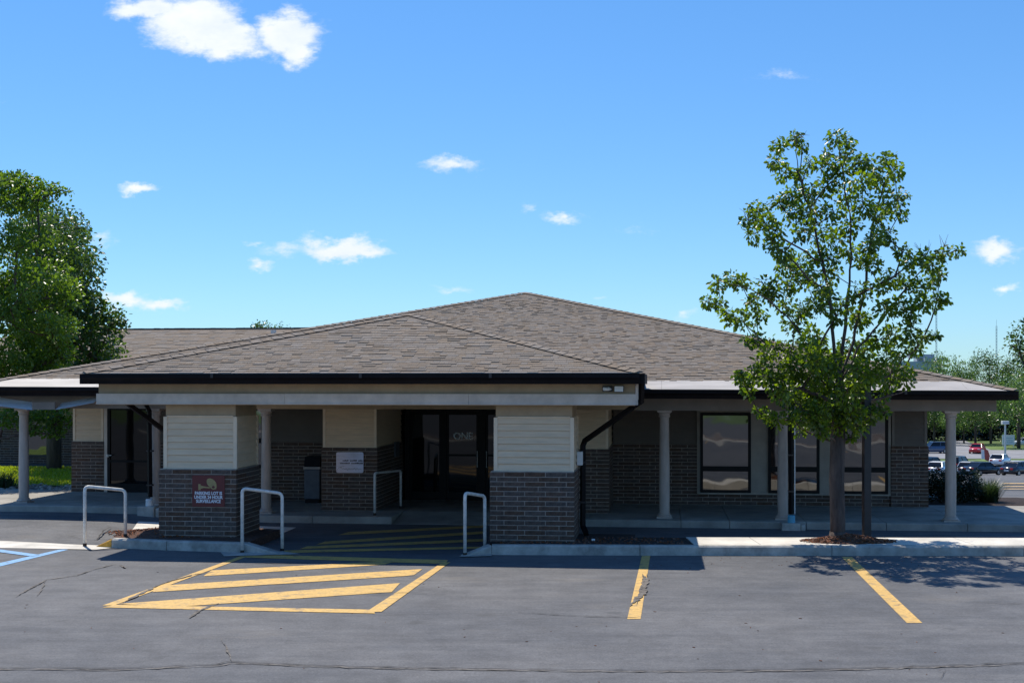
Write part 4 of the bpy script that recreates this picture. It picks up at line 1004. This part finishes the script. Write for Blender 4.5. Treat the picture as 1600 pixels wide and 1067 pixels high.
# left near tree (feathery) at Y~36, dark maple behind at Y~41
clA = []
for _ in range(235):
    while True:
        px, py = random.uniform(-200, 112), random.uniform(272, 625)
        e = ((px+30)/150)**2 + ((py-450)/182)**2
        if e < 1 and not (px > 62+ (py-270)*.12 and py < 420): break
    Y = 36.5+random.uniform(-2.6, 2.6)*math.sqrt(max(.1, 1-e)); clA.append((px3(px, py, Y), random.uniform(.28, .62)))
for (px, py, r) in ((10,282,.5),(32,282,.45),(55,290,.4),(78,293,.3),(96,298,.22),(60,300,.4),(106,300,.16),(84,302,.25),(45,310,.5),(100,470,.4),(108,505,.35),(98,560,.4)): clA.append((px3(px, py, 36.5), r))
for (px, py, r) in ((45,648,.4),(62,655,.4),(80,650,.38),(98,652,.3),(55,668,.22),(75,676,.25),(90,680,.16),(108,660,.22),(30,640,.5),(10,645,.5),(15,660,.3),(50,675,.18),(83,665,.25),(100,668,.2)): clA.append((px3(px, py, 33.8), r))
blob_tree('locust_tree', 'tall bright green feathery tree at the left edge behind the low roof', (px3(-22, 600, 36.5).x, 36.5, 0), 8.4, clA, .115, 900, M['locust'], .22, droop=.1, flat=.6)
clB = []
for _ in range(240):
    while True:
        px, py = random.uniform(30, 196), random.uniform(330, 640)
        e = ((px-80)/88)**2 + ((py-505)/165)**2
        lim = 118+(py-330)*.16 if py < 480 else 165+(py-480)*.3
        if e < 1.25 and px < lim: break
    Y = 42+random.uniform(-2.6, 2.6); clB.append((px3(px, py, Y), random.uniform(.35, .8)))
for (px, py, r) in ((178,500,.4),(190,503,.28),(186,515,.4),(170,508,.5),(165,530,.6),(150,560,.7),(138,410,.4),(146,432,.3),(150,480,.5),(120,350,.4)): clB.append((px3(px, py, 41), r))
blob_tree('maple_tree', 'dark green broad tree behind the feathery tree at the left', (px3(84, 600, 42).x, 42, 0), 8, clB, .14, 330, M['maple'], .24, droop=.2, flat=.8)
# ------------------------------------------------------------------ rear wing on the left
ORG_keep = ORG; ORG = (-18.0, 43.0, 0.0)
rw = empty('rear_building', W(*ORG), -TH, 'dark brick rear wing with long ridge roof behind the left side of the main building', 'building')
bkeep = bld; bld = rw
wb_ = bx('wall', 'mortar', -30.0, -15.4, 43.6, 43.9, -.2, 2.9); bricks(wb_, 'front', 43.6, -30.0, -15.4, 0, 20, False, h=.088)
bx('wall', 'brick', -30, -29.7, 43.901, 58, -.2, 2.9)
siding(wb_, 'front', 43.6, -30, -15.4, 1.79, 2.9, m='frieze')
a0, z1 = PB(42, 655, 43.6); a1, z0 = PB(84, 711, 43.6)
window(a0-.05, a1+.05, z0-.05, z1, z0+1.0, b=43.57, fr='brownmetal')
rp = part(hexroof([(-30.5, 42.9, 2.98), (-10.0, 42.9, 2.98), (-12.6, 50, 5.21), (-25.5, 50, 5.21)]), 'roof', 'farroof')
part(hexroof([(-30.5, 57, 2.98), (-10.0, 57, 2.98), (-12.6, 50, 5.21), (-25.5, 50, 5.21)]), 'roof_slope', 'farroof', rp)
part(hexroof([(-30.5, 42.9, 2.98), (-30.5, 57, 2.98), (-25.5, 50, 5.21)]), 'roof_slope', 'farroof', rp)
shingles([(-30.5, 42.9, 2.98), (-10.0, 42.9, 2.98), (-12.6, 50, 5.21), (-25.5, 50, 5.21)], .20, (.18, .5), 0, rp, th=.012)
mb = MB(); mb.cur = .1
for i in range(60): x = -25.5+i*.215; mb.cur = random.random(); mb.box(x, x+.21, 49.86, 50.14, 5.19, 5.235+random.uniform(0,.012))
part(mb, 'ridge_cap', 'deck', rp, kind='stuff')
gutter(-30.5, -10.2, 42.9, 2.97, 2.97, .16)
mb = MB(); pa_, pz_ = PB(428.5, 517, 49.0); mb.tube([(pa_, 48.9, 4.6), (pa_, 48.9, 5.10)], .11, 12); part(mb, 'vent_pipe', 'steel', rp)
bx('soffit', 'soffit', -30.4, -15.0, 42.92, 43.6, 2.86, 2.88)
bld = bkeep; ORG = ORG_keep
# lawn on the left, with blades, and a stone edge
lx0, lx1 = -24, -8.5
drape('lawn', lin(-40, -9.2, 18), lin(35.0, 43.2, 10), .03, M['grass'])
def blades(name, fn, n, h, m, w=.012, lean=.4, **k):
    mb = MB()
    for _ in range(n):
        x, y, z = fn(); mb.cur = random.random(); a = random.random()*6.3; hh = h*random.uniform(.6, 1.3); dx, dy = math.cos(a), math.sin(a); l = lean*random.random()*hh
        b = Vector((x, y, z)); s = Vector((-dy, dx, 0))*w; t1 = b+Vector((dx*l*.35, dy*l*.35, hh*.6)); t2 = b+Vector((dx*l, dy*l, hh))
        mb.add([b-s, b+s, t1+s*.8, t1-s*.8, t2], [(0,1,2,3), (3,2,4)])
    return mb.build(name, m, **k)
def lw():
    x, y = random.uniform(-19, -9.3), random.uniform(35.1, 43.1); return x, y, gz(x, y)+.03
blades('grass_blades', lw, 26000, .06, M['blade'], .012, kind='stuff', label='short sunlit grass on the lawn behind the left walkway')
mb = MB()
for _ in range(420):
    x, y = random.uniform(-18, -9.8), random.uniform(33.0, 35.3); s = random.uniform(.04, .12); mb.cur = random.random()
    z = gz(x, y); n = 6; a0_ = random.random()
    mb.add([(x+s*math.cos(a0_+i*1.047)*random.uniform(.7,1.1), y+s*math.sin(a0_+i*1.047)*random.uniform(.7,1.1), z) for i in range(n)]+[(x+s*.6*math.cos(a0_+i*1.047), y+s*.6*math.sin(a0_+i*1.047), z+s*random.uniform(.5,.8)) for i in range(n)]+[(x, y, z+s*.85)],
           [(i, (i+1) % n, n+(i+1) % n, n+i) for i in range(n)]+[(n+i, n+(i+1) % n, 2*n) for i in range(n)])
mb.build('river_stones', M['stone'], kind='stuff', label='pale landscaping stones along the near edge of the left lawn')
def yuccafn():
    a, r = random.random()*6.3, random.random()**.5*.35; return px3(4, 600, 34.3).x+r*math.cos(a), 34.3+r*math.sin(a), .1
blades('ornamental_grass', yuccafn, 260, .5, M['orn'], .012, 1.3, label='spiky plant clump beside the far left column', cat='plant')

# ------------------------------------------------------------------ right side beds and shrubs
drape('shrub_bed', lin(8.6, 13.2, 8), lin(30.2, 33.4, 8), .05, M['shadedmulch'])
def shrub(name, label, c, rx, ry, rz, n, leaf, m, cat='shrub', group=None):
    root = empty(name, c, 0, label, cat, group); mb = MB(); rings = 6; nn = 10
    mb.tube([(0,0,-.05), (0,0,rz*.9)], [.05,.03], 6)
    for k in range(12):
        a = random.random()*6.3; mb.tube([(0,0,rz*.2), (rx*.7*math.cos(a), ry*.7*math.sin(a), rz*random.uniform(.8,1.5))], [.02,.008], 5)
    mb.build('stem', M['bark'], root)
    K = 46; Cc = []
    for _ in range(K):
        v = Vector((random.gauss(0,1), random.gauss(0,1), random.gauss(0,1))).normalized()*random.uniform(.45,.95); Cc.append((v.x*rx, v.y*ry, max(.08, rz+v.z*rz*.92)))
    me = leaves_mesh('foliage', np.array(Cc), np.full(K, n//K), np.full(K, .17), leaf, m, .0, 'quad'); o = bpy.data.objects.new('foliage', me); COL.objects.link(o); o.parent = root
    return root
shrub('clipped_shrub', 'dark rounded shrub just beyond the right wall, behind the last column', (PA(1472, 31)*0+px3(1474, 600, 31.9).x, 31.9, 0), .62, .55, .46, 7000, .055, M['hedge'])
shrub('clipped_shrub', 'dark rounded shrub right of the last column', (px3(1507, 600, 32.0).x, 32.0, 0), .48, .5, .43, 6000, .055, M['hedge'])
def og():
    a, r = random.random()*6.3, random.random()**.5*.22; return px3(1545, 600, 31.9).x+r*math.cos(a), 31.9+r*math.sin(a), .03
blades('ornamental_grass', og, 900, .50, M['orn'], .006, 1.3, label='arching ornamental grass clump at the right end of the bed', cat='plant')
# far yellow lane lines
for (y0, y1) in ((61, 64.0), (52, 54), (46, 47.5)):
    xs = [.382*y0, .46*y0, .46*y1, .382*y1]
    gpoly('lane_line', [Vector((xs[0], y0, 0)), Vector((xs[1], y0-.6, 0)), Vector((xs[2], y1-.6, 0)), Vector((xs[3], y1-.5, 0))], M['yellow'], off=.06)
drape('road', lin(30, 160, 30), lin(176, 199, 6), .03, M['road'])
gpoly('road', [Vector((68.5,199,0)), Vector((74.5,199,0)), Vector((82,232,0)), Vector((79.5,232,0))], M['road'], off=.05)
# ------------------------------------------------------------------ cars
CARM = {}
def cpaint(n, c, r=.22):
    if n not in CARM:
        m = mat('car_paint_'+n, c, rough=r, var=.01); m.node_tree.nodes['Principled BSDF'].inputs['Coat Weight'].default_value = .6; CARM[n] = m
    return CARM[n]
M['tyre'] = mat('tyre', (.02,.02,.02), rough=.85); M['rim'] = mat('rim', (.45,.46,.48), rough=.3, metal=.7); M['red_lens'] = mat('red_lens', (.55,.02,.02), rough=.2, var=.02)
M['head_lens'] = mat('head_lens', (.75,.77,.8), rough=.15, var=.02)
def car(name, label, pos, yaw, color, kind='sedan', cat='car', group='cars in the lower lot'):
    root = empty(name, pos, yaw, label, cat, group); pm = cpaint(color[0], color[1]); L_, Wd = 4.5, .90
    top = {'sedan': 1.42, 'suv': 1.72, 'hatch': 1.5}[kind]; hood = {'sedan': .86, 'suv': 1.02, 'hatch': .92}[kind]; deck = {'sedan': .98, 'suv': 1.08, 'hatch': 1.0}[kind]
    st = [(-2.25,.45,.62,.72),(-2.2,.25,deck-.18,.84),(-1.95,.2,deck-.03,.89),(-1.2,.19,deck,.90),(0,.18,deck-.02,.90),(.95,.18,hood+.06,.90),(1.7,.2,hood-.04,.87),(2.12,.25,hood-.16,.80),(2.25,.42,.62,.66)]
    mb = MB(); n = 8
    for (x, zb, zt, w) in st:
        zm = zb+(zt-zb)*.55
        mb.v += [(x,-w*.88,zb),(x,w*.88,zb),(x,w,zb+(zm-zb)*.5),(x,w,zm),(x,w*.90,zt),(x,-w*.90,zt),(x,-w,zm),(x,-w,zb+(zm-zb)*.5)]
    for i in range(len(st)-1):
        for k in range(n): mb.f.append((i*n+k, i*n+(k+1) % n, (i+1)*n+(k+1) % n, (i+1)*n+k)); mb.r.append(.5)
    mb.f += [tuple(range(n))[::-1], tuple(range((len(st)-1)*n, len(st)*n))]; mb.r += [.5,.5]
    body = mb.build('body', pm, root, smooth=True); body.data.shade_smooth()
    # glasshouse
    rx0, rx1 = {'sedan': (-1.05, .35), 'suv': (-1.75, .40), 'hatch': (-1.35, .40)}[kind]; bx0, bx1 = {'sedan': (-1.75, 1.05), 'suv': (-2.1, 1.0), 'hatch': (-2.0, 1.05)}[kind]
    g = MB(); zb = deck-.03
    g.hexa([(bx0,-.80,zb),(bx1,-.80,hood+.02),(bx1,.80,hood+.02),(bx0,.80,zb),(rx0,-.62,top-.05),(rx1,-.62,top-.05),(rx1,.62,top-.05),(rx0,.62,top-.05)]); g.build('windows', M['doorglass'], root)
    r_ = MB(); r_.hexa([(rx0-.08,-.66,top-.06),(rx1+.08,-.66,top-.06),(rx1+.08,.66,top-.06),(rx0-.08,.66,top-.06),(rx0+.06,-.56,top),(rx1-.08,-.56,top),(rx1-.08,.56,top),(rx0+.06,.56,top)]); r_.build('roof', pm, root, bevel=.02)
    for s in (-1, 1):
        for (b_, t_) in ((bx0, rx0), (bx1, rx1), ((bx0+bx1)/2-.1, (rx0+rx1)/2-.1)):
            pl = MB(); pl.tube([(b_, s*.81, (zb if b_ < .5 else hood)+.0), (t_, s*.635, top-.03)], .035, 5); pl.build('roof_pillar', pm, root)
    for (x, s) in ((-1.38,-1),(-1.38,1),(1.38,-1),(1.38,1)):
        t = MB(); t.tube([(x, s*.70, .32), (x, s*.905, .32)], .325, 18); w_ = t.build('wheel', M['tyre'], root)
        t = MB(); t.tube([(x, s*.90, .32), (x, s*.915, .32)], .20, 12); t.build('rim', M['rim'], w_)
    for s in (-1, 1):
        t = MB(); t.box(-2.27, -2.05, s*.55-.16, s*.55+.16, deck-.34, deck-.16); t.build('taillight', M['red_lens'], root, bevel=.02)
        t = MB(); t.box(2.02, 2.2, s*.55-.16, s*.55+.16, .60, .73); t.build('headlight', M['head_lens'], root, bevel=.02)
        t = MB(); t.box(.75, .92, s*.97-.09, s*.97+.09, .95, 1.07); t.build('mirror', pm, root, bevel=.02)
    t = MB(); t.box(-2.28, -2.2, -.26, .26, .50, .63); t.build('licence_plate', M['white'], root)
    t = MB(); t.box(-2.30, -2.12, -.78, .78, .34, .46); t.box(2.15, 2.29, -.70, .70, .34, .46); t.build('bumper', M['brownmetal'] if kind == 'suv' else pm, root, bevel=.03)
    return root
def cp(px, Y): x = (px-800)/2000*Y; return (x, Y, gz(x, Y)+.03)
car('parked_car', 'black sedan seen from behind, in front of the silver hatchback in the far lot', cp(1536, 137), R(28), ('black', (.012,.013,.018)))
car('parked_car', 'silver hatchback with red tail lamps partly hidden by the black sedan', cp(1512, 145), R(62), ('silver', (.50,.51,.53)), 'hatch')
car('parked_car', 'dark saloon at the right edge of the far lot', cp(1591, 134), R(38), ('dark', (.02,.018,.024)))
car('parked_car', 'silver car behind the dark saloon at the right edge', cp(1594, 148), R(35), ('silver2', (.55,.58,.62)))
car('parked_car', 'white hatchback right of the red and white barrier in the far lot', cp(1563, 161), R(55), ('white', (.75,.75,.76)), 'hatch')
car('parked_car', 'white hatchback seen between the wall and the last column', cp(1466, 140), R(60), ('white', (.75,.75,.76)), 'hatch')
car('parked_car', 'navy people carrier seen just right of the brick wall end', cp(1455, 150), R(40), ('navy', (.015,.025,.06)), 'suv')
car('parked_car', 'dark people carrier directly behind the last column', cp(1498, 152), R(50), ('dark', (.02,.018,.024)), 'suv')
car('passing_suv', 'dark blue estate on the road beyond the far lot', cp(1459, 190), R(186), ('blue', (.06,.09,.16)), 'suv', group=None)
car('red_car', 'bright red car on the road beyond the far lot', cp(1527, 190), R(-120), ('red', (.50,.012,.012)), group=None)
car('silver_car', 'pale silver car far off beside the white signboard', cp(1602, 212), R(170), ('silver3', (.6,.62,.66)), group=None)
# barrier, lamp post, board
c = cp(1541, 168); b = empty('barrier', c, R(-10), 'red and white upright barrier panel between the red car and the parked cars', 'barrier')
mb = MB(); mb.box(-.62, -.18, -.05, .05, .4, 1.6); mb.build('white_panel', M['white'], b); mb = MB(); mb.hexa([(-.17,-.06,.3),(.55,-.06,.0),(.75,.06,.0),(-.17,.06,.3),(-.3,-.06,1.9),(.25,-.06,1.5),(.25,.06,1.5),(-.3,.06,1.9)]); mb.build('red_panel', mat('red_board', (.50,.09,.06), rough=.5), b)
c = cp(1570.5, 170); b = empty('lamp_post', c, 0, 'grey lamp post with box head standing in the far lot', 'lamp post')
mb = MB(); mb.tube([(0,0,0), (0,0,4.9)], [.16,.12], 8); mb.build('pole', M['steel'], b); mb = MB(); mb.box(-.45, .45, -.3, .3, 4.9, 5.35); mb.build('lamp_head', M['steel'], b, bevel=.04)
mb = MB(); mb.lathe([(.4,0),(.4,.5),(.3,.55)], 0, 0, 12); mb.build('post_foot', M['kerb'], b)
c = cp(1575.5, 208); b = empty('signboard', c, 0, 'white and pale blue signboard on the grass beyond the far lot', 'sign')
mb = MB(); mb.box(-1.0, 1.0, -.05, .05, .4, 2.0); mb.build('board', M['letter'], b); mb = MB()
for z in (.75, 1.05, 1.45): mb.box(-.8, .7, -.06, -.051, z, z+.08)
mb.build('faint_lines', mat('pale_blue_print', (.35,.50,.62)), b); mb = MB(); mb.box(-.9,-.8,-.04,.04,0,.4); mb.box(.8,.9,-.04,.04,0,.4); mb.build('board_leg', M['steel'], b)
# ------------------------------------------------------------------ far trees
def tree_clusters(h, w, lo, n, r0, r1, lean=0):
    out = []
    for _ in range(n):
        while True:
            v = Vector((random.uniform(-1,1), random.uniform(-1,1), random.uniform(-1,1)))
            if .25 < v.length < 1: break
        z = lo+(h-lo)*(v.z*.5+.5); sh = 1.0 if v.z < 0 else 1-.25*v.z
        out.append((Vector((v.x*w*sh, v.y*w*sh, z)), random.uniform(r0, r1)))
    return out
def proto_tree(h, w, lo, n, r0, r1, leaf, dens, m, tr):
    t = blob_tree('far_tree', 'x', (0,0,0), h, tree_clusters(h, w, lo, n, r0, r1), leaf, dens, m, tr, shape='quad', seg=5); return t
def copy_tree(src, loc, sc, rz, label, group='trees beyond the far lot', name=None):
    o = src.copy(); COL.objects.link(o); o.location = loc; o.rotation_euler = (0,0,rz); o.scale = sc
    for ch in src.children:
        c_ = ch.copy(); COL.objects.link(c_); c_.parent = o
    o['label'] = label; o['category'] = 'tree'; o['group'] = group
    return o
pr = [proto_tree(9, 3.4, 2.6, 46, .8, 1.6, .27, 60, M['farleaf'], .22), proto_tree(12, 3.8, 3.0, 60, .8, 1.7, .27, 55, M['maple'], .28), proto_tree(7, 3.0, 1.6, 40, .7, 1.3, .24, 70, M['farleaf'], .18)]
spec = [ # px, Y, which, height px top, width factor, label
 (1460, 225, 1, 600, 1.1, 'dark tree seen right of the brick wall end, under the eave'),
 (1486, 215, 0, 617, .9, 'slender tree directly behind the last column'),
 (1506, 222, 2, 622, 1.0, 'pale green tree just right of the last column'),
 (1524, 218, 0, 606, 1.1, 'bright round tree above the red car'),
 (1548, 222, 0, 604, 1.1, 'bright tree left of the grey lamp post'),
 (1592, 205, 0, 586, 1.3, 'light green tree over the white signboard'),
 (1546, 250, 1, 548, 1.0, 'tallest dark tree of the row, left of the far right edge'),
 (1566, 246, 1, 562, 1.0, 'dark tree right of the tallest one, its crown touching it'),
 (1520, 262, 0, 568, .8, 'pale yellowish tree left of the tallest dark tree'),
 (1487, 262, 0, 566, 1.0, 'green treetop above the eave left of the right roof corner'),
 (1462, 258, 0, 560, 1.1, 'olive treetop in front of the distant grey building'),
 (1606, 240, 1, 530, 1.2, 'dark tree cut by the right edge above the roof corner'),
 (1503, 266, 2, 575, 1.0, 'low green treetop between the olive one and the pale one'),
 (1440, 232, 1, 590, 1.2, 'dark tree mostly hidden behind the brick wall end'),
 (1640, 215, 0, 560, 1.3, 'leafy tree just outside the right edge'),
 (1670, 240, 1, 540, 1.3, 'dark leafy tree beyond the right edge')]
H0 = [9, 12, 7]
for i, (px, Y, wh, top, wf, lb) in enumerate(spec):
    x = (px-800)/2000*Y; g_ = gz(x, Y); h = CAMH+(600-top)*Y/2000-g_; s = h/H0[wh]
    copy_tree(pr[wh], (x, Y, g_), (min(s, 1.5)*wf*.85,)*2+(s,), random.random()*6.3, lb)
# near right-edge bough
x = (1618-800)/2000*150; cl_ = [(px3(px, py, 110), r) for px, py, r in ((1590,525,1.0),(1600,515,1.2),(1582,540,.8),(1612,530,1.6),(1592,548,.8),(1606,550,1.4),(1625,510,1.8),(1598,565,.7),(1630,550,2),(1640,590,2),(1612,585,1.0))]
bt = px3(1640, 600, 110).x
blob_tree('edge_tree', 'broad tree at the right edge whose left boughs hang into the picture above the roof', (bt, 110, gz(bt, 110)), 12, cl_, .34, 60, M['maple'], .3, shape='quad')
for t in pr:
    for ch in list(t.children): bpy.data.objects.remove(ch)
    bpy.data.objects.remove(t)
# small treetops behind the rear ridge
for (px, top, w, lb) in ((392, 502, 1.6, 'treetop poking above the rear ridge, the left one'), (408, 508, .8, 'small treetop above the rear ridge, the middle one'), (430, 506, 1.2, 'treetop behind the vent pipe on the rear ridge')):
    h = CAMH+(600-top)*80/2000; x = (px-800)/2000*80
    cs = [(Vector((x+random.uniform(-.55,.55)*w, 80+random.uniform(-1,1), h-.35-random.random()*2.4)), random.uniform(.3,.6)) for _ in range(26)]
    blob_tree('far_tree', lb, (x, 80, 0), h, cs, .16, 330, M['maple'], .12, group='treetops behind the rear ridge', shape='quad')
# far wood: joined mass behind the row
cs = []
for _ in range(420):
    x = random.uniform(70, 160); y = 285+random.uniform(-6, 10); cs.append((Vector((x, y, -7.3+random.uniform(0, 8.2))), random.uniform(1.2, 2.4)))
Ca = np.array([tuple(c) for c, r in cs]); Ra = np.array([r for c, r in cs]); me = leaves_mesh('far_wood', Ca, (34*Ra**2).astype(int), Ra, .42, M['maple'], 0, 'quad')
o = bpy.data.objects.new('far_wood', me); COL.objects.link(o); setp(o, 'dense dark wood closing the view beyond the far lot', None, None, 'stuff')
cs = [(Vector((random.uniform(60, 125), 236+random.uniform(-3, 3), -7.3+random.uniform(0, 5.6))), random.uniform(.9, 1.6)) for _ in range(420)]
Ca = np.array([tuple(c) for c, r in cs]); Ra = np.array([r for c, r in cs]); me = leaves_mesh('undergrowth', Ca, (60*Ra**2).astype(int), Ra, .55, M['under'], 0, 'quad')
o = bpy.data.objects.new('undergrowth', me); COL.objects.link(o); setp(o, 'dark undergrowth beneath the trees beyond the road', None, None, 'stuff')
# low clipped shrubs near the signboard
for (px, Y, lb) in ((1578, 222, 'pale rounded bush behind the signboard'), (1594, 220, 'pale rounded bush right of the signboard')):
    c = cp(px, Y); cs = [(Vector((c[0]+random.uniform(-1.6,1.6), Y+random.uniform(-.8,.8), c[2]+random.uniform(.3,1.5))), .6) for _ in range(24)]
    blob_tree('round_bush', lb, c, 1.4, cs, .3, 80, M['farleaf'], .06, shape='quad', group='bushes by the signboard')['category'] = 'bush'

# ------------------------------------------------------------------ distant grey building and masts
M['fargrey'] = mat('far_grey_wall', (.33,.38,.44), rough=.8, var=.04, scale=.1)
c = ((1448-800)/2000*600, 600, -8); b = empty('distant_building', c, 0, 'distant pale grey flat-roofed tower block above the trees at right', 'building')
mb = MB(); mb.box(-13, 6.5, 0, 14, 0, 21.6); mb.build('wall', M['fargrey'], b); mb = MB(); mb.box(-1.5, 9.5, -2, 15, 21.61, 23.2); mb.build('roof_slab', M['fargrey'], b); mb = MB(); mb.box(-6, 4, 1, 10, 23.21, 25.0); mb.build('plant_room', M['fargrey'], b)
M['panel'] = mat('far_window', (.10,.13,.17), rough=.2)
for zz in (12, 16): bx_ = MB(); bx_.box(-11, 5, -.1, -.02, zz, zz+1.6); bx_.build('window', M['panel'], b)
M['mast'] = mat('mast_steel', (.55,.56,.60), rough=.6)
for (px, top, Y, lb) in ((1463, 440, 500, 'very tall thin lattice mast left of the distant grey building top'), (1557, 509, 520, 'thin lattice mast rising behind the tallest dark tree')):
    x = (px-800)/2000*Y; g_ = -8; h = CAMH+(600-top)*Y/2000-g_; r = empty('radio_mast', (x, Y, g_), 0, lb, 'mast', None); mb = MB()
    q = [(.28*math.cos(k*2.094), .28*math.sin(k*2.094)) for k in range(3)]
    for (a, c_) in q: mb.tube([(a, c_, 0), (a, c_, h)], .06, 4)
    n = int(h/1.2)
    for i in range(n):
        for k in range(3): a, c_ = q[k], q[(k+1) % 3]; mb.tube([(a[0], a[1], i*1.2), (c_[0], c_[1], (i+1)*1.2)], .03, 3, cap=False)
    mb.build('lattice', M['mast'], r); mb = MB(); mb.tube([(0,0,h), (0,0,h+2.5)], .05, 4); mb.build('antenna', M['mast'], r)

# ------------------------------------------------------------------ lot behind the camera: kerbed median and lawn
mk = bpy.data.objects.new('median', None); COL.objects.link(mk); mk['kind'] = 'structure'
slab('median_kerb', [(-30,-6.2), (40,-6.2), (40,-5.6), (-30,-5.6)], -.1, .15, M['concrete'], mk); slab('median_grass', [(-30,-9.0), (40,-9.0), (40,-6.205), (-30,-6.205)], -.1, .14, M['mulch'], mk)
slab('median_kerb', [(-30,-9.3), (40,-9.3), (40,-9.005), (-30,-9.005)], -.1, .15, M['concrete'], mk)
for x in (-8, -4.7, -1.4, 1.9, 5.2, 8.5, 11.8): gpoly('parking_stripe', [Vector((x,-5.5,0)), Vector((x+.13,-5.5,0)), Vector((x+.13,.4,0)), Vector((x,.4,0))], M['yellow'])
print('objects', len(bpy.data.objects))
